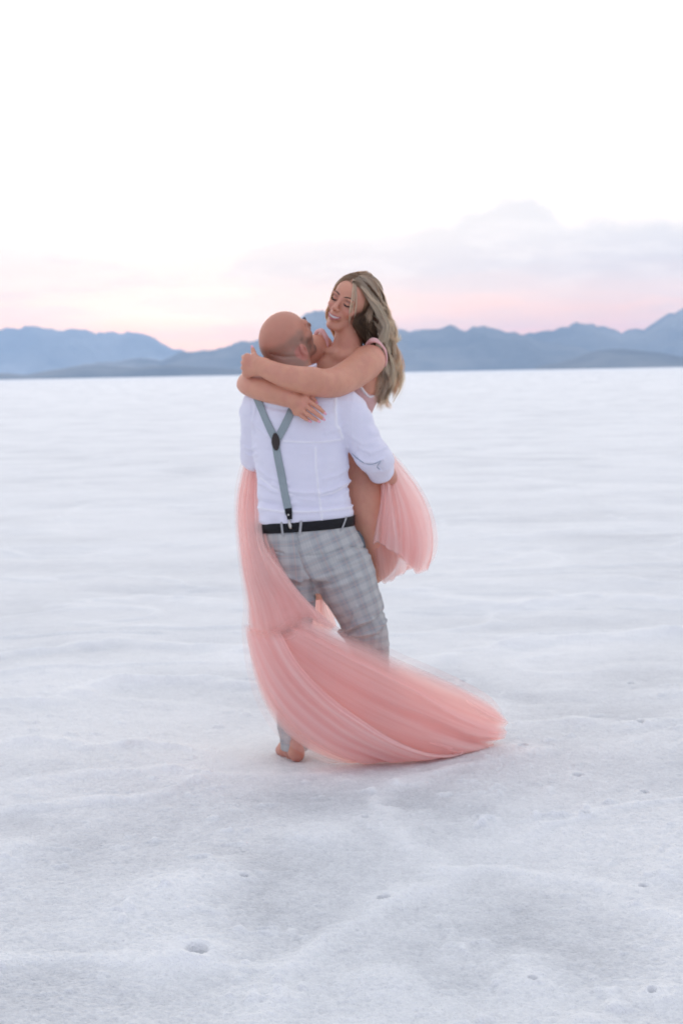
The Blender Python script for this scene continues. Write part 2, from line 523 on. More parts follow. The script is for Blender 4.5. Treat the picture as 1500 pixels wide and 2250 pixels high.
base = N.mix(N.math('MULTIPLY', cloud, frontal), base, cl_c)
# soft broken cloud elsewhere overhead
over = N.math('MULTIPLY', N.smoothstep(N.noise(tc.outputs['Generated'], 3.0, 5, .55), .45, .7), N.smoothstep(el, 14, 30))
base = N.mix(N.math('MULTIPLY', over, .35), base, (1.0, .98, 1.04))
nt.links.new(base, bg.inputs['Color']); bg.inputs['Strength'].default_value = 0.95
adds = nt.nodes.new('ShaderNodeAddShader'); nt.links.new(bg.outputs[0], adds.inputs[0]); nt.links.new(nish_bg.outputs[0], adds.inputs[1])
nt.links.new(adds.outputs[0], wout.inputs['Surface'])

sd = bpy.data.lights.new('sun', 'SUN'); so = bpy.data.objects.new('sun', sd); COL.objects.link(so)
sd.energy = 0.9; sd.angle = math.radians(11); sd.color = (1.0, .80, .68)
sun_dir = Vector((math.sin(SUN_AZ) * math.cos(SUN_EL), math.cos(SUN_AZ) * math.cos(SUN_EL), math.sin(SUN_EL)))
so.rotation_euler = sun_dir.to_track_quat('Z', 'Y').to_euler(); so.location = (-5, 60, 12)

# ================================================================== salt flat
R_GROUND = 13000.0
rr = [0.6]
while rr[-1] < R_GROUND:
    r = rr[-1]; rr.append(r + (max(.0052, r * r * .00024) if r > 3.6 else .05))
    if rr[-1] > 400: rr[-1] = r * 1.12
rr = np.array(rr); rr[-1] = R_GROUND
af = np.radians(np.arange(-16, 16.001, .036))
ac = np.radians(np.concatenate([np.arange(17, 40, 1.5), np.arange(42, 318, 6), np.arange(320, 343.5, 1.5)]))
aa = np.concatenate([af, ac])
RR, AA = np.meshgrid(rr, aa, indexing='ij')
GX, GY = RR * np.sin(AA), RR * np.cos(AA)
fade = 1 / (1 + (RR / 60) ** 2)

RIDGES = [([(575, 2262), (590, 2190), (640, 2112), (700, 2068), (770, 2028), (830, 1992), (880, 1965), (935, 1938), (990, 1912)], .055, .011),
          ([(990, 1912), (940, 1878), (870, 1838), (830, 1800), (840, 1740), (930, 1700), (1080, 1668), (1200, 1650)], .05, .008),
          ([(990, 1912), (1120, 1905), (1240, 1918), (1340, 1942), (1400, 1978), (1470, 2010), (1540, 2030)], .05, .007),
          ([(1130, 1850), (1200, 1815), (1300, 1795), (1420, 1770), (1540, 1750)], .03, .006),
          ([(-40, 1778), (90, 1770), (190, 1758), (300, 1752), (380, 1735), (420, 1715)], .06, .013),
          ([(60, 1712), (200, 1696), (350, 1690), (480, 1700), (620, 1705), (700, 1702)], .05, .012),
          ([(-40, 1548), (120, 1540), (260, 1500), (420, 1490), (520, 1500)], .08, .02),
          ([(-40, 1450), (140, 1432), (260, 1412), (420, 1420), (540, 1425)], .10, .022),
          ([(860, 1480), (1000, 1430), (1150, 1408), (1300, 1398), (1540, 1380)], .12, .022),
          ([(1130, 1600), (1250, 1585), (1380, 1600), (1540, 1588)], .07, .016),
          ([(-40, 1640), (80, 1625), (200, 1640), (330, 1628), (470, 1650)], .06, .014),
          ([(150, 1330), (330, 1310), (520, 1335)], .14, .022), ([(900, 1300), (1100, 1330), (1300, 1310), (1540, 1322)], .14, .02),
          ([(-40, 2100), (120, 2105), (300, 2098), (420, 2110), (600, 2108), (650, 2108)], .03, .005)]
HOLES = [(436, 2094, .032, .040), (841, 1972, .021, .024), (1178, 2146, .013, .016), (531, 1932, .014, .008), (798, 1798, .012, .016), (1276, 1706, .022, .014),
         (1418, 1742, .018, .014), (1290, 1797, .02, .012), (1424, 2170, .012, .012), (1150, 1640, .02, .016), (1402, 1598, .018, .012), (1410, 1942, .014, .008),
         (1386, 1500, .02, .012), (1018, 1488, .018, .010)]
MOUNDS = [(690, 1838, .10, .012), (480, 1915, .11, .014), (850, 2135, .085, .012), (1178, 2150, .10, .012), (1430, 2168, .07, .012), (1480, 1905, .1, .014), (20, 1860, .14, .016),
          (430, 2080, .10, .010), (360, 1960, .12, .01), (1270, 2240, .05, .012), (1155, 2235, .02, .012)]


def salt(x, y, r, fade):
    """height and paleness (0 damp grey and shaded pits .. 1 dry white) of the crust"""
    wx = x + .25 * noise2(x * .8, y * .8, 91); wy = y + .25 * noise2(x * .8, y * .8, 92)
    big = fbm2(wx * .45, wy * .45, 3, 3); mid = fbm2(wx * 1.5, wy * 1.5, 11, 3)
    z = .017 * big * (1 + .5 * smooth(7, 14, r)) + .008 * mid * (1 + .5 * smooth(6, 10, r))
    # wind-combed crust ledges further out
    led = np.abs(fbm2(wx * .5 + 4, wy * .9, 23, 3)); led = np.exp(-(led / .09) ** 2)
    z = z + .014 * led * smooth(6.5, 11, r)
    pale = .70 + .08 * smooth(8, 13, r) + (.30 - .12 * smooth(7, 14, r)) * fbm2(wx * .8, wy * .8, 5, 3) + (.18 - .10 * smooth(7, 14, r)) * mid + .22 * led * smooth(6.5, 10, r)
    pale = pale + .06 * smooth(10, 30, r) - .04
    sel = (r < 26) & (np.abs(x / y) < .3) & (y > 0)
    X, Y = x[sel], y[sel]; dz = np.zeros_like(X); dp = np.zeros_like(X)
    jx = .035 * noise2(X * 7, Y * 7, 61); jy = .035 * noise2(X * 7, Y * 7, 62)
    for line, wd, hh in RIDGES:
        L = [WG(a, b)[:2] for a, b in line]; d = seg_dist(X + jx, Y + jy, L)
        q = np.exp(-(d / wd) ** 2) * (.65 + .35 * noise2(X * 9, Y * 9, 63)); dz += 1.7 * hh * q; dp += .50 * q
    for px, py, s, dep in HOLES:
        c = WG(px, py); ex, ey = X + .35 * jx - c[0], Y + .35 * jy - c[1]
        d = np.hypot(ex, ey * .85); dz += -dep * 1.3 * (1 - smooth(.62 * s, 1.08 * s, d)) + .22 * dep * np.exp(-((d - 1.5 * s) / (.6 * s)) ** 2)
        dp += .25 * np.exp(-(d / (3 * s)) ** 2) - 1.6 * (1 - smooth(.5 * s, 1.05 * s, d))  # pit floors tinted darker, shade inside them put into the colour
    for px, py, s, hh in MOUNDS:
        c = WG(px, py); d = np.hypot(X + jx - c[0], (Y + jy - c[1]) * .7); q = np.exp(-(d / s) ** 2); dz += 1.5 * hh * q; dp += .36 * q
    for px, py, s, a in [(960, 1752, .34, .36), (1130, 2000, .22, .34), (1000, 1800, .16, .3), (500, 1900, .2, .3), (620, 1760, .25, .3), (150, 1840, .3, .2), (1250, 2060, .22, .25), (560, 1990, .14, .3), (80, 2160, .18, .25), (900, 2110, .12, .2)]:
        c = WG(px, py); d = np.hypot(X + 3 * jx - c[0], (Y + 3 * jy - c[1]) * .75); dp -= a * np.exp(-(d / s) ** 2)
    z = z.copy(); pale = pale.copy(); z[sel] += dz; pale[sel] += dp
    near = smooth(13, 6, r)
    g = near > 0
    gx, gy = x[g], y[g]
    # crystal crust: lumps of one to four centimetres, rougher where pale
    lump = fbm2(gx * 42, gy * 42, 41, 2, .6); crumbs = np.maximum(noise2(gx * 26, gy * 26, 47) - .25, 0)
    fin = noise2(gx * 96, gy * 96, 57) + .6 * noise2(gx * 170, gy * 170, 58)
    zz = (.0016 * lump + .0016 * fin) * (.5 + .9 * np.clip(pale[g], 0, 1)) + .005 * crumbs * np.clip(pale[g] - .3, 0, 1)
    sp = np.maximum(noise2(gx * 11, gy * 11, 53) - .48, 0) * np.maximum(noise2(gx * 33, gy * 33, 54) + .2, 0)
    zz = zz + .040 * sp * np.clip(.3 + pale[g], 0, 1)
    z[g] += zz * near[g]; pale[g] += near[g] * (.08 * lump + .10 * fin + .9 * sp)
    return z * fade, np.clip(.5 + .5 * np.tanh((pale - .5) * 1.7) / np.tanh(1.4), 0, 1)


foot_c = WG(645, 1676)
GZ, PALE = salt(GX, GY, RR, fade)
# ground level is zero where the couple stand
flat = np.exp(-(((GX - (-.12)) / .5) ** 2 + ((GY - 7.35) / .55) ** 2) ** 2)
GZ = GZ * (1 - flat) + flat * (GZ - .0) * .12
nu, nv = GX.shape
V = np.stack([GX, GY, GZ], -1).reshape(-1, 3); Q = grid_quads(nu, nv, True)[:, ::-1]
tint = np.repeat(PALE.reshape(-1, 1), 3, 1)
c0 = len(V); V = np.vstack([V, [[0, 0, 0]]]); tint = np.vstack([tint, [[.5] * 3]])
k = np.arange(nv); tr = np.stack([np.full(nv, c0), (k + 1) % nv, k], 1)

m_salt, nt, out = new_mat('salt_crust'); N = NT(nt)
at = N.n('Attribute', attribute_name='tint'); geo = N.n('NewGeometry'); P = geo.outputs['Position']
n1 = N.noise(P, 330, 2, .6); n2 = N.noise(P, 105, 3, .7); n3 = N.noise(N.scale(P, (1, 1, 1)), 9, 4, .6)
pale = N.math('ADD', at.outputs['Fac'], N.math('MULTIPLY', N.math('SUBTRACT', n2, .5), .75), clamp=True)
pale = N.math('ADD', pale, N.math('MULTIPLY', N.math('SUBTRACT', n3, .5), .35), clamp=True)
colr = N.ramp(pale, [(0, (.50, .52, .545)), (.35, (.67, .69, .71)), (.7, (.80, .82, .832)), (1, (.895, .912, .918))])
h = N.math('ADD', N.math('MULTIPLY', n1, .45), n2)
vor = N.n('TexVoronoi', feature='F1'); N.set(vor.inputs['Vector'], P); vor.inputs['Scale'].default_value = 120
h = N.math('SUBTRACT', h, N.math('MULTIPLY', vor.outputs['Distance'], .5))
bs = N.principled(Base_Color=colr, Roughness=1.0, Normal=N.bump(h, .75, .008)); bs.inputs['Specular IOR Level'].default_value = .04
N.link(bs.outputs[0], out.inputs['Surface'])
ground = mesh_np('salt_flat', V, Q, m_salt, None, True, tr, tint)
tag(ground, 'white crusted salt flat stretching to the hills', kind='structure'); del V, Q, tint, GX, GY, GZ, RR, AA

# ================================================================== hills (far ranges across the flat)
m_hill, nt, out = new_mat('hill_rock'); N = NT(nt)
geo = N.n('NewGeometry'); P = geo.outputs['Position']
hc = N.ramp(N.noise(P, .0016, 6, .6), [(.30, (.04, .045, .05)), (.46, (.10, .105, .11)), (.58, (.22, .215, .20)), (.72, (.42, .40, .37))])
bs = N.principled(Base_Color=hc, Roughness=.95); bs.inputs['Specular IOR Level'].default_value = .1
N.link(bs.outputs[0], out.inputs['Surface'])


def hill_range(name, prof, dist, depth, seed, label, rough=.42, base_px=None):
    """real terrain: crest heights come from (px, py) along the skyline, valleys and spurs from ridged noise"""
    prof = np.array(prof, float)
    azp = np.arctan2(prof[:, 0] - 750, FPX)
    hor = 819 - (prof[:, 0] - 750) * math.tan(ROLL)
    hgt = (hor - prof[:, 1]) / FPX * dist
    a = np.linspace(azp[0], azp[-1], int(abs(azp[-1] - azp[0]) * dist / 11))
    H = np.interp(a, azp, hgt); H = H * (1 + .0 * a) + .045 * hgt.max() * fbm2(a * dist / 105, 0 * a + seed, seed + 3, 4, .6) * smooth(0, .2 * hgt.max(), H)
    t = np.linspace(-1, 1, 110); A, T = np.meshgrid(a, t, indexing='ij')
    Rr = dist + T * depth
    x, y = Rr * np.sin(A), Rr * np.cos(A)
    sec = np.maximum(1 - np.abs(T) ** 1.25, 0)
    rid = 1 - np.abs(fbm2(x / 420, y / 420, seed, 5, .55)); rid2 = fbm2(x / 90, y / 90, seed + 9, 3)
    Z = H[:, None] * sec * (1 + rough * (rid - .75) * (1.06 - sec) * 3.4) + H[:, None] * .022 * rid2 * sec
    Z[:, 0] = -2; Z[:, -1] = -2
    Z = np.maximum(Z, -2)
    o = mesh_np(name, np.stack([x, y, Z], -1).reshape(-1, 3), grid_quads(*A.shape), m_hill, None, True)
    tag(o, label, kind='structure'); return o


far_left = [(-900, 760), (-500, 735), (-200, 742), (-60, 728), (0, 724), (40, 722), (90, 723), (125, 721), (160, 727), (205, 734), (235, 733), (265, 728), (300, 735), (330, 739), (352, 745), (375, 758), (400, 765), (425, 772), (450, 778), (520, 786), (640, 792), (760, 800), (900, 812)]
mid_main = [(60, 828), (180, 808), (260, 796), (330, 786), (400, 776), (445, 771), (475, 768), (500, 761), (522, 753), (537, 747), (556, 748), (580, 742), (610, 733), (640, 715), (662, 690), (680, 673), (700, 667), (722, 670), (745, 682), (780, 705), (815, 718), (850, 724), (880, 729), (910, 731), (940, 728), (965, 722), (982, 719), (992, 713), (1002, 712), (1012, 720), (1030, 723), (1050, 719), (1070, 716), (1086, 722), (1110, 733), (1135, 739), (1170, 741), (1230, 752), (1300, 775), (1380, 798)]
far_right = [(980, 806), (1040, 780), (1100, 752), (1140, 738), (1165, 733), (1190, 728), (1215, 719), (1238, 712), (1250, 716), (1275, 711), (1290, 716), (1320, 720), (1345, 726), (1362, 732), (1385, 726), (1405, 721), (1425, 713), (1445, 704), (1465, 692), (1485, 682), (1500, 675), (1540, 662), (1620, 640), (1750, 665), (2000, 690), (2400, 720)]
front_right = [(1180, 806), (1225, 797), (1260, 786), (1290, 774), (1325, 766), (1370, 765), (1410, 770), (1450, 776), (1500, 784), (1580, 776), (1700, 770), (1900, 790), (2100, 800)]
front_left = [(-700, 828), (-300, 806), (-100, 812), (60, 820), (170, 806), (230, 800), (300, 808), (380, 800), (470, 806), (600, 812), (760, 814)]
hill_range('mountain_range', far_left, 11500, 1000, 5, 'pale blue far range left of the couple')
hill_range('mountain_range', far_right, 8000, 900, 6, 'blue range rising at the right edge')
hill_range('mountain_range', mid_main, 6600, 800, 7, 'blue peaks directly behind the couple')
hill_range('mountain_range', front_right, 4900, 400, 8, 'low dark hill before the right range')
hill_range('mountain_range', front_left, 5000, 280, 9, 'low spurs before the left range')

# ================================================================== evening haze
m_haze, nt, out = new_mat('evening_haze')
pv = nt.nodes.new('ShaderNodeVolumePrincipled'); pv.inputs['Color'].default_value = (.50, .70, .97, 1); pv.inputs['Density'].default_value = 1.15e-4; pv.inputs['Anisotropy'].default_value = 0.0
nt.links.new(pv.outputs[0], out.inputs['Volume'])
b = MB(); b.box((0, 0, 148.0), (13300, 13300, 152.0))
hz = b.build('haze', m_haze, None, False); tag(hz, 'thin blue evening haze lying over the salt flat', kind='stuff')
# ================================================================== materials for people and clothes
def skin_material(name, rough=.5):
    m, nt, out = new_mat(name); N = NT(nt)
    at = N.n('Attribute', attribute_name='tint'); P = N.n('TexCoord').outputs['Object']
    mott = N.noise(P, 38, 4, .6); big = N.noise(P, 13, 3, .55)
    c = N.mix(N.math('MULTIPLY', N.math('SUBTRACT', mott, .45), .8, clamp=True), at.outputs['Color'], (.62, .22, .16), 'MIX')
    c = N.mix(N.math('MULTIPLY', N.math('SUBTRACT', big, .42), 1.1, clamp=True), c, (.40, .17, .115), 'MIX')
    fine = N.noise(P, 900, 2, .6)
    bs = N.principled(Base_Color=c, Roughness=rough, Normal=N.bump(fine, .12, .001))
    bs.inputs['Subsurface Weight'].default_value = .12; bs.inputs['Subsurface Radius'].default_value = (.012, .005, .003); bs.inputs['Subsurface Scale'].default_value = 1.0
    bs.inputs['Specular IOR Level'].default_value = .4
    N.link(bs.outputs[0], out.inputs['Surface']); return m


def plain_mat(name, col, rough=.6, metal=0.0, bump=0.0, bscale=400.0, spec=.4):
    m, nt, out = new_mat(name); N = NT(nt); P = N.n('TexCoord').outputs['Object']
    n = N.noise(P, bscale, 3, .6)
    c = N.mix(N.math('MULTIPLY', n, .35), col, tuple(x * .75 for x in col))
    kw = dict(Base_Color=c, Roughness=rough, Metallic=metal)
    if bump: kw['Normal'] = N.bump(n, bump, .002)
    bs = N.principled(**kw); bs.inputs['Specular IOR Level'].default_value = spec
    N.link(bs.outputs[0], out.inputs['Surface']); return m


m_skin_m = skin_material('man_skin', .44); m_skin_w = skin_material('woman_skin', .45)
m_leather = plain_mat('brown_leather', (.035, .025, .022), .45, 0, .2, 300)
m_belt = plain_mat('black_leather', (.007, .0065, .009), .5, 0, .15, 350, .25)
m_metal = plain_mat('pale_nickel', (.62, .60, .55), .3, 1.0)
m_nail = plain_mat('pink_nail_polish', (.85, .40, .48), .22)
m_lash = plain_mat('dark_lash', (.02, .014, .012), .6)
m_brow_m = plain_mat('dark_brown_hair', (.05, .032, .022), .7)
m_white_eye = plain_mat('eye_white', (.75, .72, .70), .2)
m_tooth = plain_mat('tooth_enamel', (.86, .84, .80), .25)
m_lip = plain_mat('rose_lipstick', (.52, .17, .17), .38, 0, .1, 500)

# white stretch shirt
m_shirt, nt, out = new_mat('white_stretch_cotton'); N = NT(nt); P = N.n('TexCoord').outputs['Object']
weave = N.noise(P, 1300, 2, .5); soft = N.noise(P, 14, 3, .55)
c = N.mix(soft, (.735, .73, .845), (.80, .79, .885))
c = N.mix(N.n('Attribute', attribute_name='tint').outputs['Fac'], c, (.93, .92, .96))
bs = N.principled(Base_Color=c, Roughness=.8, Normal=N.bump(N.math('ADD', N.math('MULTIPLY', weave, .12), N.math('MULTIPLY', soft, 1.0)), .25, .006))
bs.inputs['Sheen Weight'].default_value = .15; bs.inputs['Specular IOR Level'].default_value = .2
N.link(bs.outputs[0], out.inputs['Surface'])

# grey glen plaid with blue bands and a fine orange overcheck
m_plaid, nt, out = new_mat('grey_plaid_wool'); N = NT(nt)
at = N.n('Attribute', attribute_name='weave'); sp_ = nt.nodes.new('ShaderNodeSeparateXYZ'); nt.links.new(at.outputs['Vector'], sp_.inputs[0])
def band(sock, period, lo, hi, soft_=.05):
    f = N.math('FRACT', N.math('DIVIDE', sock, period))
    a = N.smoothstep(f, lo - soft_, lo + soft_); b_ = N.smoothstep(f, hi - soft_, hi + soft_)
    return N.math('SUBTRACT', a, b_)
PER = .047
bu = band(sp_.outputs[0], PER, .28, .74); bv = band(sp_.outputs[1], PER, .28, .74)
tot = N.math('MULTIPLY', N.math('ADD', bu, bv), .5)
base = N.ramp(tot, [(0, (.53, .525, .505)), (.5, (.445, .45, .445)), (1, (.35, .362, .378))])
lu = band(sp_.outputs[0], PER, .50, .54, .015); lv = band(sp_.outputs[1], PER, .50, .54, .015)
base = N.mix(N.math('MULTIPLY', N.math('MAXIMUM', lu, lv), .55), base, (.62, .40, .32))
dk = N.math('MAXIMUM', band(sp_.outputs[0], PER, .22, .26, .015), band(sp_.outputs[1], PER, .22, .26, .015))
base = N.mix(N.math('MULTIPLY', dk, .25), base, (.18, .21, .28))
fu = band(sp_.outputs[0], .0065, .3, .7, .15); fv = band(sp_.outputs[1], .0065, .3, .7, .15)
base = N.mix(N.math('MULTIPLY', N.math('MULTIPLY', fu, fv), .30), base, (.20, .225, .26))
tw = N.noise(N.scale(at.outputs['Vector'], (900, 500, 1)), 1.0, 2, .6)
base = N.mix(N.math('MULTIPLY', tw, .3), base, (.30, .31, .33))
bs = N.principled(Base_Color=base, Roughness=.85, Normal=N.bump(tw, .15, .001)); bs.inputs['Specular IOR Level'].default_value = .15
N.link(bs.outputs[0], out.inputs['Surface'])
m_plain_grey = plain_mat('grey_wool', (.42, .42, .43), .85, 0, .2, 800, .15)
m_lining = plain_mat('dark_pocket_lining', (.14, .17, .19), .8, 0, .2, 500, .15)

# grey-green elastic webbing
m_web, nt, out = new_mat('grey_green_elastic'); N = NT(nt); P = N.n('TexCoord').outputs['Object']
rib = N.noise(N.scale(P, (900, 900, 250)), 1.0, 2, .5)
bs = N.principled(Base_Color=N.mix(rib, (.25, .305, .325), (.34, .395, .415)), Roughness=.75, Normal=N.bump(rib, .3, .001)); bs.inputs['Specular IOR Level'].default_value = .2
N.link(bs.outputs[0], out.inputs['Surface'])

PX = FPX / D            # photo pixels per metre at the couple


def st(py, cx, a, dy, b):
    p = W(cx, py, dy); return (p[2], p[0], p[1], a / PX, b)


def tail(*pts):
    """rows (px, py, dy, r) -> world points, radii"""
    return [W(*q[:3]) for q in pts], [q[3] for q in pts]


# ================================================================== man
man = empty('person', WG(700, 1665))
tag(man, 'barefoot bald man in white shirt, suspenders and plaid trousers, holding the woman up', 'person')

MH = W(630, 745, .03)                                  # head centre
yaw, pit, rol = math.radians(49), math.radians(39), math.radians(9)
fw = np.array([math.sin(yaw) * math.cos(pit), math.cos(yaw) * math.cos(pit), math.sin(pit)])
M0 = frame(fw, (0, 0, 1)); cr, sr = math.cos(rol), math.sin(rol)
MF = M0 @ np.array([[cr, 0, sr], [0, 1, 0], [-sr, 0, cr]])    # roll towards his right
def mh(x, y, z): return MH + MF @ np.array([x, y, z])


def man_head(F):
    k = .02
    F.ell(mh(0, -.012, .022), (.083, .104, .094), MF, k)
    F.ell(mh(0, -.055, -.005), (.066, .056, .062), MF, .03)           # back of the skull
    F.ell(mh(0, .035, -.045), (.060, .062, .075), MF, .03)            # face
    for s in (-1, 1):
        F.cone(mh(s * .060, -.002, -.062), mh(s * .022, .068, -.108), .020, .019, .022)   # jaw
        F.ell(mh(s * .046, .058, -.022), (.024, .024, .020), MF, .02)
        F.ell(mh(s * .030, .084, .020), (.024, .014, .010), MF, .012)  # brow
    F.ell(mh(0, .078, -.108), (.022, .020, .020), MF, .02)
    F.cone(mh(0, .092, .016), mh(0, .120, -.030), .009, .0135, .012)
    for s in (-1, 1):
        F.ell(mh(s * .014, .104, -.034), (.010, .012, .009), MF, .006)
        F.ell(mh(s * .032, .104, .004), (.018, .014, .012), MF, .012, 'cut')
        F.ell(mh(s * .032, .078, .003), (.0145, .0135, .0125), MF, .004)
    F.ell(mh(0, .090, -.066), (.028, .016, .022), MF, .015)
    F.cone(mh(-.022, .104, -.069), mh(.022, .104, -.069), .0035, .0035, .004, 'cut')
    F.ell(mh(0, .100, -.062), (.020, .008, .0055), MF, .005); F.ell(mh(0, .099, -.077), (.018, .009, .006), MF, .005)
    # ears: rim, hollow and lobe
    for s in (-1, 1):
        t_ = np.array([s * .88, .47, 0]); w_ = np.array([s * .47, -.88, 0]); E = MF @ np.column_stack([t_, w_, (0, 0, 1)])
        ec = np.array([s * .0985, -.026, -.024])
        def ep(a, b, c): return mh(*(ec + t_ * a + w_ * b + np.array([0, 0, c])))
        F.ell(ep(0, .002, .002), (.0075, .0205, .0285), E, .004)
        F.ell(ep(-.001, -.006, -.022), (.0075, .011, .012), E, .006)
        F.cone(mh(s * .066, -.008, -.032), mh(s * .092, -.020, -.018), .014, .012, .008)
        F.ell(ep(.0080, .001, .005), (.0060, .0135, .0200), E, .003, 'cut')
        F.ell(ep(.0055, -.006, -.004), (.0075, .0060, .0080), E, .003, 'cut')
        F.cone(ep(.004, -.015, .004), ep(.004, -.015, -.010), .0042, .0042, .004)
        F.cone(ep(.004, .010, .016), ep(.004, .011, -.008), .0035, .003, .004)
    # neck
    F.chain([W(652, 866, .0), W(646, 830, .005), W(634, 790, .015), mh(0, -.02, -.03)], [.070, .062, .062, .062], .03)
    F.cone(mh(-.03, -.062, -.050), W(630, 838, -.015), .036, .030, .03)
    F.cone(mh(.03, -.062, -.050), W(664, 838, -.015), .036, .030, .03)


def foot(F, heel, dirn, toe_ext=1.0, k=.012, sole=-.004):
    """bare foot on the ground, heel at heel (xy), pointing dirn (xy)"""
    d = np.array([dirn[0], dirn[1], 0.0]); d /= np.linalg.norm(d); s = np.array([d[1], -d[0], 0.0]); h = np.array([heel[0], heel[1], sole]); up = np.array([0, 0, 1.0])
    def p(a, b, c): return h + d * a + s * b + up * c
    F.ell(p(.008, 0, .031), (.028, .034, .031), np.column_stack([s, d, up]), k)
    F.cone(p(.02, 0, .036), p(.12, .004, .038), .028, .031, .02, flat=(up, .85))
    F.cone(p(.05, 0, .085), p(.15, 0, .040), .034, .030, .03)
    F.cone(p(.13, .018, .026), p(.175, .022, .022), .026, .024, .02)
    F.cone(p(.12, -.020, .024), p(.165, -.024, .019), .024, .020, .02)
    F.cone(p(.004, 0, .040), p(.028, 0, .12), .024, .028, .012)
    return p


FOOT_L = WG(653, 1676, .0) + np.array([0, .026, 0]); DIR_L = np.array([-.29, .95]); FOOT_R = WG(800, 1640, 0.0); DIR_R = np.array([.12, 1.0])
FM = Field(axis_grid(-.46, .24, .0046, [(W(560, 740)[0], W(720, 740)[0], .0030)]), axis_grid(D - .22, D + .64, .0046, [(D - .11, D + .17, .0030)]),
           axis_grid(-.01, 1.80, .0046, [(1.50, 1.78, .0030)]))
man_head(FM)
FM.loft([st(842, 655, 44, 0, .06), st(856, 655, 88, 0, .085), st(880, 655, 104, 0, .105), st(915, 655, 99, 0, .114), st(960, 658, 94, 0, .112), st(1010, 662, 93, 0, .107), st(1060, 665, 91, 0, .101),
         st(1110, 668, 93, 0, .103), st(1160, 675, 94, 0, .108), st(1215, 687, 100, 0, .116), st(1262, 690, 104, 0, .113)], .02, 2.2)
FM.chain(*tail((566, 890, 0, .052), (561, 950, .05, .046), (562, 1006, .10, .040), (580, 1022, .22, .036), (600, 1030, .33, .027)), k=.02)
FM.chain(*tail((757, 890, 0, .050), (792, 955, -.010, .040), (823, 1008, -.012, .035), (838, 1034, .06, .039), (848, 1049, .14, .037), (848, 1056, .235, .029)), k=.02)
# hands closing under her thighs
for (wx, wy, wd, sx) in ((848, 1056, .235, -1), (600, 1030, .33, 1)):
    w0 = W(wx, wy, wd); w1 = W(wx + sx * 22, wy + 6, wd + .07)
    FM.cone(w0, w1, .028, .034, .012, flat=((.25 * sx, -.2, 1), .6))
    for i in range(4):
        kx = W(wx + sx * 28, wy - 8 + i * 9, wd + .09); m1 = kx + np.array([sx * .042, .012, -.006 * i]); m2 = m1 + np.array([sx * .030, -.022, .004])
        FM.cone(kx, m1, .0105, .010, .006); FM.cone(m1, m2, .010, .0085, .003); FM.cone(w1, kx, .018, .012, .01)
    t0 = W(wx + sx * 6, wy - 14, wd + .02); FM.cone(t0, t0 + np.array([sx * .035, -.005, .016]), .013, .011, .01); FM.cone(t0 + np.array([sx * .035, -.005, .016]), t0 + np.array([sx * .06, .0, .012]), .011, .008, .003)
LEG_L = tail((632, 1262, .0, .088), (640, 1340, .005, .072), (643, 1410, .02, .054), (647, 1470, .05, .055), (649, 1560, .075, .040), (648, 1632, .085, .033), (647, 1656, .088, .034))
LEG_R = tail((746, 1255, .0, .088), (777, 1330, .02, .076), (802, 1390, .05, .056), (812, 1440, .12, .050), (812, 1520, .25, .042), (806, 1580, .37, .034), (804, 1606, .385, .034))
FM.chain(*LEG_L, k=.03); FM.chain(*LEG_R, k=.03)
for h_, d_ in ((FOOT_L, DIR_L), (FOOT_R + np.array([0, -.03, 0]), DIR_R)):
    p = foot(FM, h_, d_)
    sgn = 1 if d_ is DIR_L else -1
    for i in range(5):
        b_ = .030 - i * .0145; l_ = (.072, .070, .062, .053, .043)[i]; r_ = (.0135, .0095, .009, .0085, .008)[i]
        q0 = p(.150 - abs(i - 1) * .006, sgn * b_, .021); q1 = p(.150 + l_ * .6, sgn * b_ * 1.08, .019); q2 = p(.150 + l_, sgn * b_ * 1.1, .011)
        FM.cone(q0, q1, r_ * 1.15, r_, .008); FM.cone(q1, q2, r_, r_ * .9, .003)
Pm, Qm = FM.mesh(); del FM
L = (Pm - MH) @ MF                                            # head coordinates for colouring
base = np.tile(np.array([.54, .245, .170]), (len(Pm), 1))
isH = (Pm[:, 2] > W(640, 830)[2])
stub = smooth(.062, .030, L[:, 2] + .25 * np.maximum(L[:, 1], 0)) * smooth(.045, .015, L[:, 1]) * smooth(-.088, -.058, L[:, 2]) * isH
nz = .8 + .35 * fbm3(Pm[:, 0] * 45, Pm[:, 1] * 45, Pm[:, 2] * 45, 5)
stub = np.clip(stub * .78 * (.9 + .2 * (nz - .8)), 0, 1)
beard = isH * smooth(-.004, -.030, L[:, 2] - .12 * (L[:, 1] - .02)) * smooth(-.020, .006, L[:, 1]) * smooth(-.155, -.12, L[:, 2]) * (1 - np.exp(-((L[:, 1] - .105) / .012) ** 2 - ((L[:, 2] + .069) / .011) ** 2 - (L[:, 0] / .024) ** 2))
beard = np.maximum(beard, isH * smooth(.014, .004, np.abs(L[:, 1] - .004)) * smooth(.03, .0, L[:, 2]) * smooth(-.07, -.02, L[:, 2]) * .9)
beard = np.clip(beard * .74 * nz, 0, .80)
base = base * (1 - stub[:, None]) + stub[:, None] * np.array([.25, .170, .13])
base = base * (1 - beard[:, None]) + beard[:, None] * np.array([.085, .068, .055])
ear = isH * smooth(.042, .030, np.sqrt((L[:, 1] + .028) ** 2 + (L[:, 2] + .024) ** 2)) * smooth(.082, .090, np.abs(L[:, 0])); base = base * (1 - .6 * ear[:, None]) + .6 * ear[:, None] * np.array([.62, .22, .18])
heel = smooth(.05, .01, Pm[:, 2]); base = base * (1 - .5 * heel[:, None]) + .5 * heel[:, None] * np.array([.60, .25, .20])
Nm = normals(Pm, Qm); cl_ = [(W(a_, b_, 0)[0], W(a_, b_, 0)[2]) for a_, b_ in ((596, 779), (625, 785), (655, 783))]
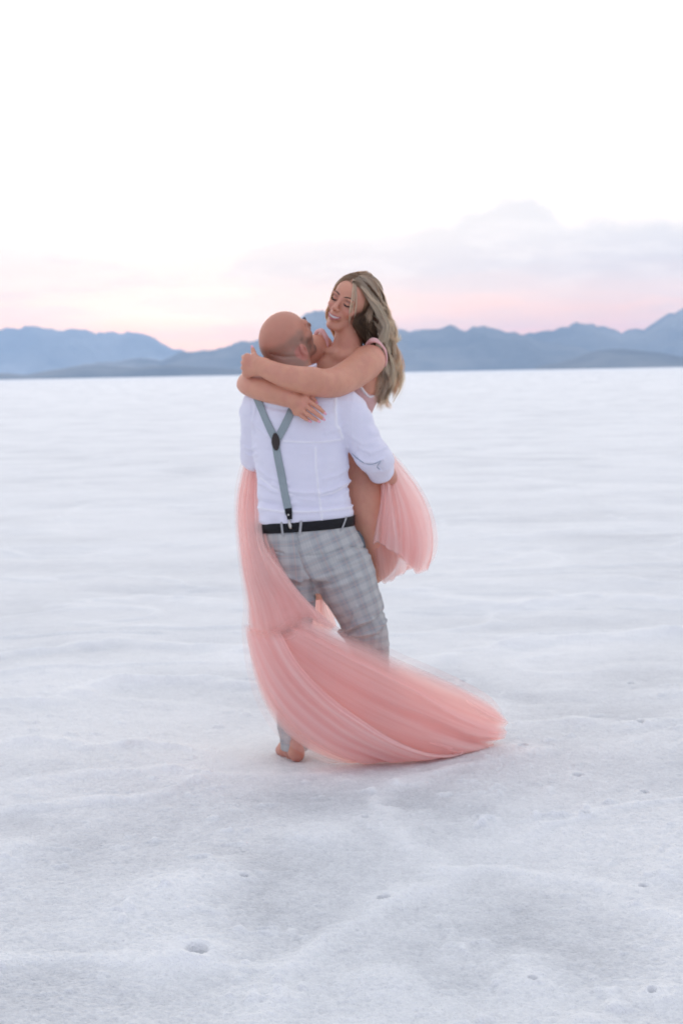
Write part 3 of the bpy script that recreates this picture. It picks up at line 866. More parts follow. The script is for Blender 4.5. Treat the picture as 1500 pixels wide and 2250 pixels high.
Pm = Pm - Nm * (.0045 * np.exp(-(seg_dist(Pm[:, 0], Pm[:, 2], cl_) / .006) ** 2) * (Nm[:, 1] < .2))[:, None]
mesh_np('body', Pm, Qm, m_skin_m, man, True, None, base)
Bm = bvh(Pm, Qm)
for s in (-1, 1):
    mb = MB(); mb.tube(catmull([mh(s * .014, .100, .020), mh(s * .030, .101, .027), mh(s * .050, .084, .018)], 10), np.array([.0015, .0022, .0026, .0028, .0028, .0026, .0024, .0020, .0016, .001]), 6)
    mb.build('eyebrow', m_brow_m, man)
    eb = MB(); eb.ellipsoid(mh(s * .032, .0815, .001), (.0115, .0112, .0060), MF); eb.build('eye', m_white_eye, man)

# ------------------------------------------------------------------ shirt
FS = Field(axis_grid(-.46, .24, .0042), axis_grid(D - .20, D + .28, .0042), axis_grid(W(670, 1175)[2], W(655, 795)[2], .0042))
FS.loft([st(824, 653, 41, .004, .069), st(838, 654, 48, .002, .074), st(850, 655, 76, .0, .088), st(862, 655, 100, 0, .102), st(885, 655, 112, 0, .118), st(915, 655, 107, 0, .126), st(960, 658, 103, 0, .124), st(1010, 662, 103, 0, .119), st(1060, 665, 101, 0, .113),
         st(1100, 667, 103, 0, .116), st(1128, 670, 106, 0, .122), st(1142, 671, 104, 0, .120), st(1156, 673, 99, 0, .114)], .02, 2.25)
FS.chain(*tail((570, 891, 0, .062), (566, 950, .05, .056), (566, 1003, .10, .051), (570, 1012, .135, .049)), k=.028)
FS.chain(*tail((756, 890, 0, .066), (792, 955, -.012, .056), (821, 1006, -.018, .053), (831, 1022, .028, .052)), k=.028)
# turned-up cuffs
FS.cone(W(823, 1011, -.01), W(834, 1031, .050), .0600, .0580, .0015)
FS.cone(W(562, 1008, .118), W(568, 1015, .15), .0555, .054, .002)
# sleeve ends cut square to the forearm
for a_, b_ in ((W(826, 1010, -.02), W(838, 1034, .060)), (W(562, 1006, .10), W(569, 1016, .155))):
    d_ = (b_ - a_) / np.linalg.norm(b_ - a_)
    FS.put(b_ - .07, b_ + .09, lambda x, y, z: -((x - b_[0]) * d_[0] + (y - b_[1]) * d_[1] + (z - b_[2]) * d_[2]), .003, 'cut')
Ps, Qs = FS.mesh(); del FS
Ns = normals(Ps, Qs)


def on_back(line): return [(W(a, b, -.12)[0], W(a, b, -.12)[2]) for a, b in line]
back = Ns[:, 1] < .25
dsp = np.zeros(len(Ps)); X_, Z_ = Ps[:, 0], Ps[:, 2]
for line, wd, hh in [([(693, 985), (694, 1030), (699, 1080), (705, 1118), (707, 1146)], .0028, .0032),       # darts and seams
                     ([(622, 969), (660, 971), (700, 972), (748, 967)], .0028, .0030),
                     ([(737, 868), (735, 905), (738, 935), (752, 962), (762, 985)], .0040, .0042),
                     ([(560, 890), (556, 920), (553, 960), (556, 990)], .0040, .003),
                     ([(566, 1118), (620, 1124), (690, 1124), (772, 1117)], .0045, .0045),
                     ([(566, 1104), (620, 1113), (690, 1115), (772, 1108)], .008, -.0035),
                     ([(700, 1086), (728, 1078), (768, 1060)], .006, .006), ([(706, 1094), (735, 1088), (770, 1072)], .006, -.004),
                     ([(700, 1082), (670, 1084), (640, 1080), (600, 1066)], .007, .005), ([(640, 1090), (600, 1080), (566, 1062)], .006, .004), ([(660, 1096), (690, 1100), (730, 1094)], .006, .003),
                     ([(563, 1030), (590, 1050), (630, 1062)], .007, .003), ([(766, 1030), (740, 1046), (712, 1052)], .007, .003),
                     ([(580, 892), (620, 900), (650, 901)], .006, -.003), ([(760, 930), (735, 946), (715, 950)], .008, .003), ([(556, 930), (575, 950), (590, 956)], .008, .003),
                     ([(785, 1000), (800, 1014), (826, 1017), (840, 1011)], .005, .005), ([(800, 1022), (822, 1022), (838, 1014), (832, 1028), (842, 1036)], .0045, -.0035),
                     ([(790, 985), (815, 996), (846, 984)], .006, .004), ([(776, 965), (800, 978), (830, 968)], .008, .003), ([(535, 1000), (548, 1006), (562, 1000)], .005, .004), ([(533, 985), (545, 990), (560, 985)], .006, .003)]:
    dsp += 1.7 * hh * np.exp(-(seg_dist(X_, Z_, on_back(line)) / (1.15 * wd)) ** 2) * back
wr = fbm3(Ps[:, 0] * 9, Ps[:, 1] * 9, Ps[:, 2] * 16, 77, 3)
dsp += .0045 * wr + .0040 * smooth(W(0, 1060)[2], W(0, 1120)[2], Ps[:, 2]) * noise3(Ps[:, 0] * 12, Ps[:, 1] * 12, Ps[:, 2] * 42, 78)
arm = smooth(.10, .13, np.abs(Ps[:, 0] + .165) ) * 0 + ((Ps[:, 0] > W(775, 1000)[0]) | (Ps[:, 0] < W(556, 1000)[0]))
dsp += arm * .0050 * noise3(Ps[:, 0] * 14, Ps[:, 1] * 10, Ps[:, 2] * 34, 79)
Ps = Ps + Ns * dsp[:, None]
# doubled cloth along the seams lets less show through and looks whiter
tape = np.zeros(len(Ps))
for line, wd in (([(693, 985), (694, 1030), (699, 1080), (705, 1118), (707, 1146)], .0042), ([(622, 969), (660, 971), (700, 972), (748, 967)], .0038), ([(737, 862), (735, 905), (738, 935), (752, 962)], .007),
                 ([(566, 1119), (620, 1125), (690, 1125), (772, 1118)], .004), ([(706, 1090), (735, 1083), (770, 1064)], .0035), ([(640, 1086), (600, 1074), (570, 1052)], .003)):
    tape = np.maximum(tape, np.exp(-(seg_dist(X_, Z_, on_back(line)) / wd) ** 2) * back)
shirt = mesh_np('shirt', Ps, Qs, m_shirt, man, True, None, np.repeat(.75 * tape[:, None], 3, 1))
Bs = bvh(Ps, Qs)
# slate-blue strips painting the shade in the cuff folds and under the arm
m_fold_shade = plain_mat('slate_fold_shade', (.25, .33, .43), .8, 0, .1, 400, .2)
def shade_strip(line, w_, n=26):
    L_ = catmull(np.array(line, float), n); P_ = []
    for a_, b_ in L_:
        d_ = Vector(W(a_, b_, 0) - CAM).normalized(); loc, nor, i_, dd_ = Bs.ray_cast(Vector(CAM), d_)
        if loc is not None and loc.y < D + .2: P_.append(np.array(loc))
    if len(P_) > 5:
        m_ = MB(); m_.tube(np.array(P_), np.interp(np.linspace(0, 1, len(P_)), [0, .3, .7, 1], [.0012, w_, w_, .0012]), 6); m_.build('cuff_shade', m_fold_shade, shirt)
shade_strip([(802, 1019), (812, 1020), (824, 1018), (837, 1012)], .0019, 30)
shade_strip([(836, 1014), (831, 1020), (828, 1026), (834, 1032)], .0016, 20)
shade_strip([(773, 996), (781, 1004), (790, 1011), (800, 1018)], .0022)
# stand collar
ring = []
for zt, ex in ((0.0, .002), (.026, .0045), (.033, .004), (.033, .001), (.012, -.002)):
    th = np.linspace(0, 2 * math.pi, 49)[:-1]; c = W(650, 827, .0)
    ring.append(np.stack([c[0] + (.077 + ex) * np.cos(th), c[1] + (.073 + ex) * np.sin(th), c[2] - .006 + zt + .022 * np.cos(th) + .004 * np.sin(th)], 1))
mesh_np('collar', np.vstack(ring), grid_quads(5, 48, True)[:, ::-1], m_shirt, shirt)

# ------------------------------------------------------------------ trousers
TL = tail((634, 1262, .0, .108), (640, 1340, .005, .090), (645, 1410, .015, .072), (648, 1480, .04, .066), (648, 1560, .062, .055), (646, 1620, .070, .045), (647, 1664, .072, .043))
TR = tail((750, 1255, .0, .112), (776, 1325, .015, .097), (802, 1388, .05, .070), (813, 1440, .12, .060), (812, 1520, .25, .055), (806, 1580, .37, .045), (804, 1620, .388, .044))
FT = Field(axis_grid(-.36, .22, .0045), axis_grid(D - .2, D + .46, .0045), axis_grid(.02, W(670, 1135)[2], .0045))
FT.loft([st(1147, 673, 103, 0, .117), st(1160, 674, 104, 0, .119), st(1182, 681, 109, 0, .127), st(1212, 688, 114, .0, .135), st(1240, 691, 115, .0, .135), st(1268, 690, 108, .0, .122)], .03, 2.1)
FT.chain(*TL, k=.035); FT.chain(*TR, k=.035)
def wedge(x, y, z):
    (ax, _, az), (lx, _, lz), (rx, _, rz) = W(692, 1286, 0), W(684, 1420, 0), W(772, 1408, 0)
    l_ = np.hypot(lx - ax, lz - az); r_ = np.hypot(rx - ax, rz - az)
    d1 = ((x - ax) * (lz - az) - (z - az) * (lx - ax)) / l_
    d2 = -((x - ax) * (rz - az) - (z - az) * (rx - ax)) / r_
    return np.maximum(d1, d2) + 0 * y
FT.put(W(680, 1395, -.3), W(768, 1280, .6), wedge, .014, 'cut')
# hollow ankle and waist openings
for pc, zz_ in ((W(647, 1648, .086), W(650, 1648, .05)[2]), (W(804, 1604, .385), W(804, 1612, .37)[2])):
    FT.put(pc - .12, pc + .10, lambda x, y, z: (z - zz_ - .12 * (y - pc[1])) + 0 * x, .003, 'cut')
Pt, Qt = FT.mesh(); del FT
Nt_ = normals(Pt, Qt)
dsp = np.zeros(len(Pt)); X_, Z_ = Pt[:, 0], Pt[:, 2]; back = Nt_[:, 1] < .3
for line, wd, hh in [([(652, 1172), (655, 1210), (668, 1250), (690, 1288)], .006, -.005),
                     ([(570, 1206), (595, 1211), (622, 1216)], .003, -.005), ([(675, 1219), (715, 1217), (750, 1206)], .003, -.004),
                     ([(770, 1202), (795, 1206), (815, 1213)], .004, -.005), ([(735, 1250), (780, 1236), (818, 1226)], .008, .004), ([(745, 1228), (785, 1214), (812, 1217)], .008, .004),
                     ([(600, 1262), (630, 1268), (660, 1278)], .007, .006), ([(595, 1280), (630, 1284), (668, 1292)], .006, -.005), ([(680, 1270), (720, 1266), (760, 1252)], .009, .004), ([(690, 1292), (730, 1292), (790, 1268)], .009, .0045),
                     ([(764, 1396), (782, 1386), (815, 1376), (846, 1352)], .006, -.008), ([(766, 1385), (785, 1372), (815, 1364)], .008, .008), ([(768, 1400), (790, 1398), (822, 1394), (846, 1376)], .008, .008),
                     ([(780, 1405), (800, 1410), (830, 1402)], .005, -.005), ([(770, 1380), (776, 1352), (784, 1335)], .006, .004), ([(625, 1330), (650, 1325), (684, 1322)], .007, .004), ([(625, 1352), (655, 1345), (682, 1344)], .006, -.004),
                     ([(625, 1612), (640, 1622), (668, 1628)], .005, .004), ([(626, 1630), (645, 1636), (668, 1640)], .004, -.004)]:
    dsp += 1.5 * hh * np.exp(-(seg_dist(X_, Z_, on_back(line)) / wd) ** 2) * back
dsp += .0055 * fbm3(Pt[:, 0] * 9, Pt[:, 1] * 9, Pt[:, 2] * 13, 31, 3)
dsp += .004 * np.exp(-((Pt[:, 2] - W(0, 1390)[2]) / .07) ** 2) * noise3(Pt[:, 0] * 13, Pt[:, 1] * 9, Pt[:, 2] * 40, 33)
Pt = Pt + Nt_ * dsp[:, None]
# cloth coordinates: along and around each leg
seam = np.array(on_back([(650, 1130), (655, 1215), (668, 1250), (692, 1292), (705, 1400), (715, 1700)]))
right = Pt[:, 0] > np.interp(-Pt[:, 2], -seam[:, 1], seam[:, 0])
uvw = np.zeros((len(Pt), 3))
for sel, ax_a, ax_b, cx_off, ax_c in ((~right, W(622, 1150), W(645, 1410), .0, W(648, 1650)), (right, W(705, 1150), W(806, 1388), .0, W(812, 1600))):
    d1 = (ax_b - ax_a)[[0, 2]]; d1 /= np.linalg.norm(d1); n1 = np.array([-d1[1], d1[0]])
    p2 = Pt[sel][:, [0, 2]]; rel = p2 - ax_a[[0, 2]]
    v = rel @ d1; off = rel @ n1
    kn = (ax_b - ax_a)[[0, 2]] @ d1
    d2 = (ax_c - ax_b)[[0, 2]]; d2 /= np.linalg.norm(d2); n2 = np.array([-d2[1], d2[0]]); r2 = p2 - ax_b[[0, 2]]
    w2 = smooth(kn - .03, kn + .03, v); off = off * (1 - w2) + (r2 @ n2) * w2; v = v * (1 - w2) + (kn + r2 @ d2) * w2
    R_ = .105 - .03 * smooth(.3, .7, v)
    dep = Pt[sel][:, 1] - D
    uvw[sel, 0] = R_ * np.arctan2(off, np.maximum(-dep, .0) + .055) * 1.15; uvw[sel, 1] = v
trousers = mesh_np('trousers', Pt, Qt, m_plaid, man, True, None, None, uvw)
Bt = bvh(Pt, Qt)


def hit(B, px, py, off=.003, toward=.5):
    """first surface seen from the viewpoint through a photo pixel, lifted off by off"""
    d = Vector(W(px, py, 0) - CAM).normalized()
    loc, nor, i, dist = B.ray_cast(Vector(CAM), d)
    if loc is None: return None
    n = np.array(nor)
    if n @ np.array(d) > 0: n = -n
    return np.array(loc) + n * off, n


def ribbon(B, line, width, thick=.003, off=.002, n=40, wid_fn=None):
    """flat band laid on a surface along photo pixels"""
    L = catmull(np.array(line, float), n); Lp = []
    for a, b in L:
        h_ = hit(B, a, b, off)
        if h_ is not None: Lp.append(h_)
    P = np.array([q[0] for q in Lp]); Nn = np.array([q[1] for q in Lp])
    for _ in range(3):
        P[1:-1] = .5 * P[1:-1] + .25 * (P[:-2] + P[2:]); Nn[1:-1] = .5 * Nn[1:-1] + .25 * (Nn[:-2] + Nn[2:])
    Nn /= np.linalg.norm(Nn, axis=1)[:, None]
    T = np.gradient(P, axis=0); T /= np.linalg.norm(T, axis=1)[:, None]; S = np.cross(T, Nn); S /= np.linalg.norm(S, axis=1)[:, None]
    w_ = np.full(len(P), width) if wid_fn is None else width * wid_fn(np.linspace(0, 1, len(P)))
    prof = [(-.5, 0), (-.5, 1), (-.44, 1.25), (0, 1.3), (.44, 1.25), (.5, 1), (.5, 0)]
    V = np.stack([P + S * (w_[:, None] * a) + Nn * thick * b for a, b in prof], 1).reshape(-1, 3)
    return V, grid_quads(len(P), len(prof))


# ------------------------------------------------------------------ suspenders
sus = empty('suspenders', W(608, 975, -.13)); set_parent(sus, man); sus.location = (0, 0, 0); sus.matrix_parent_inverse = Matrix.Translation(-man.location)
for line in ([(560, 862), (566, 876), (574, 895), (585, 922), (596, 946), (604, 962)], [(652, 880), (641, 902), (632, 922), (621, 944), (611, 962)],
             [(607, 980), (611, 1005), (618, 1040), (625, 1078), (631, 1108), (635, 1128)]):
    V, Q = ribbon(Bs, line, .030); mesh_np('strap', V, Q, m_web, sus)
V, Q = ribbon(Bs, [(606, 951), (606.5, 960), (607, 970), (608, 980), (608.5, 990)], .034, .004, .0045, 24, lambda t: .25 + .75 * np.sin(math.pi * np.clip(t, 0, 1)) ** .8)
mesh_np('leather_patch', V, Q, m_leather, sus)
V, Q = ribbon(Bs, [(634, 1121), (636, 1131), (637, 1140)], .026, .004, .004, 14, lambda t: 1 - .3 * t)
tab = mesh_np('leather_tab', V, Q, m_belt, sus)
q = hit(Bs, 634.5, 1129, .009); mb = MB(); mb.ellipsoid(q[0], (.0045, .0025, .0045)); mb.build('rivet', m_metal, tab)

# ------------------------------------------------------------------ belt and loops
th = np.linspace(0, 2 * math.pi, 97)[:-1]; zc = W(673, 1157, -.12)[2]; c = W(674, 1157, 0)
def belt_pt(t, e, z):
    return np.stack([c[0] + (.1855 + e) * np.sign(np.cos(t)) * np.abs(np.cos(t)) ** .92, D + (.1215 + e) * np.sign(np.sin(t)) * np.abs(np.sin(t)) ** .92, zc + z + .012 * np.cos(t) ** 1 + 0 * t], -1)
rows = [belt_pt(th, e, z) for e, z in ((-.004, -.0185), (.0015, -.019), (.0028, -.017), (.0030, 0), (.0028, .017), (.0015, .019), (-.004, .0185))]
belt = mesh_np('belt', np.vstack(rows), grid_quads(len(rows), 96, True)[:, ::-1], m_belt, man)
for px_, sl in ((621, -.05), (660, .05), (752, .30)):
    x_ = W(px_, 1157, -.12)[0]; t = -math.acos(np.clip((x_ - c[0]) / .1885, -1, 1))
    lp = []
    for z in np.linspace(-.031, .024, 9):
        e = .0065 if abs(z) < .02 else .004
        a = belt_pt(np.array(t + sl * .35 * z / .03), e, z); b_ = belt_pt(np.array(t + sl * .35 * z / .03 + .045), e, z)
        i_ = belt_pt(np.array(t + sl * .35 * z / .03), e - .002, z); j_ = belt_pt(np.array(t + sl * .35 * z / .03 + .045), e - .002, z)
        lp.append([i_, a, b_, j_])
    lp = np.array(lp); mesh_np('belt_loop', lp.reshape(-1, 3), grid_quads(9, 4), m_plain_grey, trousers)
# metal clip gripping the waistband
mb = MB(); t = -math.acos((W(640, 1150, -.12)[0] - c[0]) / .1885); p0 = belt_pt(np.array(t), .008, .022); p1 = belt_pt(np.array(t + .03), .010, -.004)
mb.tube(catmull([p0 + np.array([0, 0, .012]), p0, .5 * (p0 + p1), p1], 12), np.array([.003, .0035, .004, .0045, .005, .006, .0065, .0068, .0068, .006, .005, .002]), 8)
mb.build('clip', m_metal, sus)
# dark lining showing in the gaping pocket
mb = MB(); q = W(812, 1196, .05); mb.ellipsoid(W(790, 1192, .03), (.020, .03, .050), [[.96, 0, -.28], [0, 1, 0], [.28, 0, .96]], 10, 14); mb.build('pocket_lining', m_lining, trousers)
# ================================================================== woman
woman = empty('person', W(755, 1040, .25))
tag(woman, 'blond woman in a long coral tulle gown, lifted with her arms round the man', 'person')

WH = W(773, 667, .17)
up0 = np.array([.50, 0, .87]); r0 = np.array([.87, 0, -.50]); tc_ = np.array([0, -1.0, 0])
yw, pt = math.radians(30), math.radians(12)
fwd = math.cos(pt) * (math.cos(yw) * tc_ - math.sin(yw) * r0) - math.sin(pt) * up0
WF = frame(fwd, up0)
def wh(x, y, z): return WH + WF @ np.array([x, y, z])
SMILE = [(-.0290, .0905, -.0565), (-.019, .0985, -.0615), (-.008, .1025, -.0640), (0, .1035, -.0645), (.008, .1025, -.0640), (.019, .0985, -.0615), (.0290, .0905, -.0565)]


def woman_head(F):
    k = .02
    F.ell(wh(0, -.012, .026), (.073, .092, .086), WF, k)
    F.ell(wh(0, -.045, -.002), (.060, .052, .060), WF, .03)
    F.ell(wh(0, .034, .040), (.058, .050, .052), WF, .03)
    F.ell(wh(0, .026, -.038), (.054, .060, .074), WF, .03)
    for s in (-1, 1):
        F.cone(wh(s * .052, .004, -.052), wh(s * .016, .066, -.100), .017, .016, .02)
        F.ell(wh(s * .041, .062, -.026), (.021, .020, .018), WF, .018)            # cheeks lifted by the smile
        F.ell(wh(s * .030, .080, .021), (.024, .012, .008), WF, .012)
    F.ell(wh(0, .078, -.101), (.017, .016, .016), WF, .016)
    F.cone(wh(0, .088, .012), wh(0, .108, -.028), .0062, .0100, .010)
    F.ell(wh(0, .110, -.029), (.0095, .0095, .0085), WF, .006)
    for s in (-1, 1):
        F.ell(wh(s * .0115, .098, -.033), (.0085, .010, .0072), WF, .006)
        F.ell(wh(s * .031, .098, .006), (.018, .012, .0105), WF, .010, 'cut')
        F.ell(wh(s * .031, .0745, .004), (.0145, .0132, .0118), WF, .004)         # lowered lids
        F.cone(wh(s * .005, .106, -.0385), wh(s * .008, .104, -.0375), .0024, .0024, .003, 'cut')
        F.cone(wh(s * .016, .098, -.036), wh(s * .034, .080, -.058), .0018, .0018, .010, 'cut')   # smile folds
    F.ell(wh(0, .084, -.062), (.027, .016, .021), WF, .014)
    F.ell(wh(0, .108, -.0645), (.0265, .022, .0050), WF, .004, 'cut')            # open smile
    for s in (-1, 1):
        c = (s * .073, -.006, -.012)
        E = WF @ np.array([[math.cos(.4 * s), -math.sin(.4 * s), 0], [math.sin(.4 * s), math.cos(.4 * s), 0], [0, 0, 1]])
        F.ell(wh(*c), (.0070, .016, .027), E, .006); F.ell(wh(s * .074, -.003, -.036), (.006, .008, .009), E, .006)
        F.ell(wh(s * .082, -.002, -.010), (.006, .009, .015), E, .004, 'cut')
    F.chain([W(757, 795, .19), W(762, 765, .185), W(768, 735, .18), wh(0, -.022, -.045)], [.056, .043, .040, .043], .03)


FW = Field(axis_grid(-.44, .28, .0040, [(W(520, 800)[0], W(722, 800)[0], .0030), (W(722, 700)[0], W(835, 700)[0], .0022)]),
           axis_grid(D - .24, D + .56, .0040, [(D + .03, D + .20, .0026), (D - .2, D - .08, .003)]),
           axis_grid(W(700, 1345)[2], W(780, 585)[2], .0040, [(W(700, 935)[2], W(700, 760)[2], .0030), (W(740, 745)[2], W(780, 600)[2], .0022)]))
woman_head(FW)
FW.loft([st(778, 757, 40, .19, .055), st(794, 758, 62, .19, .075), st(815, 757, 74, .19, .09), st(840, 754, 80, .20, .10), st(872, 751, 79, .21, .108), st(910, 745, 69, .225, .098), st(945, 741, 63, .24, .09), st(985, 744, 78, .25, .105), st(1025, 748, 92, .255, .125), st(1060, 748, 86, .265, .105)], .03, 2.2)
F_ = FW
# collar bones
F_.cone(W(752, 783, .122), W(798, 775, .126), .006, .007, .035); F_.cone(W(742, 782, .13), W(712, 768, .20), .006, .007, .035)
# her left arm (over his shoulders)
F_.chain(*tail((814, 790, .12, .0545), (798, 804, .07, .0490), (768, 825, .005, .0465), (737, 840, -.070, .0430), (708, 842, -.125, .0390), (680, 837, -.155, .0385), (645, 831, -.166, .0325), (605, 819, -.155, .0255), (578, 807, -.130, .0232)), k=.02, inner=.03)
F_.ell(W(706, 858, -.135), (.018, .016, .014), None, .018); F_.ell(W(690, 822, -.165), (.030, .018, .016), None, .025); F_.ell(W(578, 798, -.140), (.012, .010, .009), None, .012)
# her right arm (round the far side, forearm across his back)
FA = Field(FW.x, FW.y, FW.z)
FA.chain(*tail((704, 762, .24, .050), (640, 795, .19, .044), (582, 824, .12, .038), (552, 838, .05, .033), (542, 844, .0, .027), (556, 849, -.055, .032), (588, 858, -.100, .0340), (622, 869, -.130, .0278), (645, 879, -.150, .0235)), k=.02, inner=.028)
FA.ell(W(532, 846, -.005), (.014, .014, .012), None, .014); FA.ell(W(641, 872, -.165), (.011, .010, .009), None, .010)


def hand(F, wrist, knuckles, fingers, radii, thumb, palm_r=.020, k=.008):
    """palm from wrist to knuckles, each finger its own bent chain"""
    kn = [np.asarray(q) for q in knuckles]
    for q in kn: F.cone(wrist, q, palm_r * 1.15, palm_r * .62, .012)
    for a, b in zip(kn[:-1], kn[1:]): F.cone(a, b, palm_r * .62, palm_r * .60, .008)
    for fi, r in zip(fingers, radii):
        pts = [np.asarray(p) for p in fi]
        n = len(pts) - 1
        for i in range(n): F.cone(pts[i], pts[i + 1], r * (1.04 - .10 * i), r * (.98 - .10 * i), .0035 if i else .0045)
    th = [np.asarray(p) for p in thumb]
    F.cone(th[0], th[1], palm_r * .8, .0125, .010)
    for i in range(1, len(th) - 1): F.cone(th[i], th[i + 1], .0115 - .001 * i, .0105 - .0015 * i, .004)


# hand lying on his back
R_FING = [[W(671, 876, -.157), W(688, 887, -.160), W(701, 897, -.154), W(711, 906, -.147)],
          [W(667, 888, -.160), W(685, 901, -.162), W(699, 912, -.156), W(708, 919, -.149)],
          [W(660, 898, -.160), W(675, 910, -.162), W(688, 919, -.157), W(697, 924, -.151)],
          [W(651, 905, -.157), W(662, 914, -.159), W(671, 920, -.155), W(678, 924, -.150)]]
R_TH = [W(655, 875, -.140), W(672, 869, -.136), W(686, 875, -.134), W(693, 882, -.133)]
hand(FA, W(645, 879, -.152), [f[0] for f in R_FING], R_FING, (.0092, .0094, .0090, .0080), R_TH, .022)
k_ = .005; h_ = np.maximum(k_ - np.abs(FW.F - FA.F), 0) / k_; FW.F = np.minimum(FW.F, FA.F) - h_ * h_ * k_ * .25; del FA
# hand closed over his far shoulder
L_FING = []
for i in range(4):
    y_ = 786 + i * 11.5; x_ = 541 - 3.0 * math.sin((i + .5) / 4 * math.pi)
    L_FING.append([W(x_ + 4, y_, -.098), W(x_ - 4, y_ - 1, -.055), W(x_ - 3, y_ + 1, -.018), W(x_ + 10, y_ + 4, .012)])
L_TH = [W(566, 796, -.130), W(560, 783, -.108), W(557, 774, -.085), W(555, 766, -.075)]
hand(F_, W(578, 806, -.128), [f[0] for f in L_FING], L_FING, (.0098, .0100, .0098, .0085), L_TH, .026)
# legs round his hips
F_.chain(*tail((783, 1018, .20, .098), (795, 1075, .165, .088), (806, 1130, .14, .077), (822, 1180, .122, .066), (836, 1206, .125, .060), (835, 1228, .165, .056), (812, 1250, .23, .052), (775, 1276, .30, .043), (735, 1296, .35, .033), (716, 1300, .37, .028)), k=.03, inner=.03)
F_.chain(*tail((712, 1030, .28, .095), (680, 1100, .30, .085), (655, 1170, .29, .068), (648, 1205, .30, .058), (660, 1235, .34, .054), (682, 1270, .40, .044), (702, 1300, .44, .030)), k=.03, inner=.03)
for a, b, c_ in ((W(716, 1300, .37), W(690, 1303, .40), W(664, 1312, .41)), (W(702, 1300, .44), W(722, 1312, .45), W(744, 1318, .46))):
    F_.cone(a, b, .028, .030, .012); F_.cone(b, c_, .030, .020, .012)
    for i in range(5): F_.cone(c_ + np.array([0, (i - 2) * .011, 0]), c_ + (c_ - b) * .35 + np.array([0, (i - 2) * .012, 0]), .0085, .0065, .004)
Pw, Qw = FW.mesh(relax=1); del FW, F_
L = (Pw - WH) @ WF
base = np.tile(np.array([.65, .315, .21]), (len(Pw), 1))
isH = Pw[:, 2] > W(760, 745)[2]
def blend(m, c):
    global base
    m = np.clip(m, 0, 1)[:, None]; base = base * (1 - m) + m * np.array(c)
front = smooth(.02, .05, L[:, 1]) * isH
for s in (-1, 1):
    blend(.45 * front * np.exp(-((L[:, 0] - s * .042) / .018) ** 2 - ((L[:, 2] + .028) / .016) ** 2), (.62, .23, .19))                       # blush
    blend(.75 * front * np.exp(-((L[:, 0] - s * .031) / .0145) ** 2 - ((L[:, 2] - .0125) / .0065) ** 2), (.22, .12, .11))                     # eye shadow
    blend(.5 * front * np.exp(-((L[:, 0] - s * .031) / .015) ** 2 - ((L[:, 2] + .004) / .004) ** 2), (.24, .12, .10))
blend(.95 * front * np.exp(-((L[:, 0]) / .024) ** 4 - ((L[:, 2] + .0665) / .0065) ** 4) * smooth(.099, .094, L[:, 1]), (.10, .03, .03))
# pinker knuckles and elbows
blend(.25 * (fbm3(Pw[:, 0] * 30, Pw[:, 1] * 30, Pw[:, 2] * 30, 3) > .2), (.60, .25, .20))
for c_, r_ in ((W(706, 860, -.15), .03), (W(528, 846, 0), .03), (W(668, 886, -.165), .022), (W(548, 795, -.11), .03), (W(838, 1212, .07), .05), (W(845, 772, .09), .04)):
    blend(.45 * np.exp(-((Pw - c_) ** 2).sum(1) / r_ ** 2), (.66, .26, .20))
wbody = mesh_np('body', Pw, Qw, m_skin_w, woman, True, None, base)
Bw = bvh(Pw, Qw)


def on_face(x, z, off=.0015, y0=.2):
    """point on the woman's face at local (x, z), found straight from the front"""
    o = Vector(wh(x, y0, z)); d = Vector(-WF[:, 1])
    loc, nor, i, dd = Bw.ray_cast(o, d)
    return np.array(loc) - np.array(d) * off


m_brow_w = plain_mat('light_brown_brow', (.085, .050, .034), .7)
for s in (-1, 1):
    mb = MB(); pts = [on_face(s * x, z, .0008) for x, z in ((.012, .0225), (.021, .0265), (.033, .0290), (.044, .0275), (.052, .0225))]
    P_ = catmull(pts, 14); mb.tube(P_, np.interp(np.linspace(0, 1, 14), [0, .2, .6, 1], [.0016, .0027, .0024, .0009]), 6); mb.build('eyebrow', m_brow_w, woman)
for s in (-1, 1):
    mb = MB(); eyes = MB()
    pts = [on_face(s * x, z, .0012) for x, z in ((.0175, .0005), (.024, -.0035), (.031, -.0050), (.038, -.0042), (.0455, .0005), (.0490, .0035))]
    P_ = catmull(pts, 22); mb.tube(P_, np.interp(np.linspace(0, 1, 22), [0, .3, .8, 1], [.0012, .0024, .0030, .0010]), 6)
    for q in np.linspace(.12, .98, 13):
        p = P_[int(q * 21)]; dr = WF @ np.array([s * (q - .35) * .7, .75, -.55]); dr /= np.linalg.norm(dr)
        l = .0065 + .0045 * q
        mb.tube(np.array([p, p + dr * l * .6, p + dr * l + WF @ np.array([0, .0, .0012])]), np.array([.0009, .0007, .0003]), 4)
    eyes.ellipsoid(wh(s * .031, .0728, -.0030), (.011, .0112, .0060), WF)
    eyes.build('eye', m_white_eye, woman); mb.build('eyelash', m_lash, woman)
# mouth: teeth on an arch, upper and lower lip
mb = MB()
rows = []
for z_, dy_ in ((.0062, -.0015), (.0045, .0), (0, .0008), (-.0040, .0), (-.0050, -.0025)):
    a = np.linspace(-.0255, .0255, 45); gr = .00035 * np.cos(a / .0062 * 2 * math.pi) ** 8
    hh_ = 1 - (a / .03) ** 2
    rows.append(np.array([wh(x_, .0992 + dy_ - 13.0 * x_ * x_ - g_, -.0635 + z_ * q_ * 1.1 + 8.5 * x_ * x_) for x_, g_, q_ in zip(a, gr, hh_)]))
mb.add(np.vstack(rows), grid_quads(5, 45))
mb.build('teeth', m_tooth, woman)
def lip(points, rad, nm):
    P_ = catmull([wh(*p) for p in points], 28); r_ = np.interp(np.linspace(0, 1, 28), np.linspace(0, 1, len(rad)), rad)
    m_ = MB(); m_.tube(P_, r_, 10); m_.build(nm, m_lip, woman)
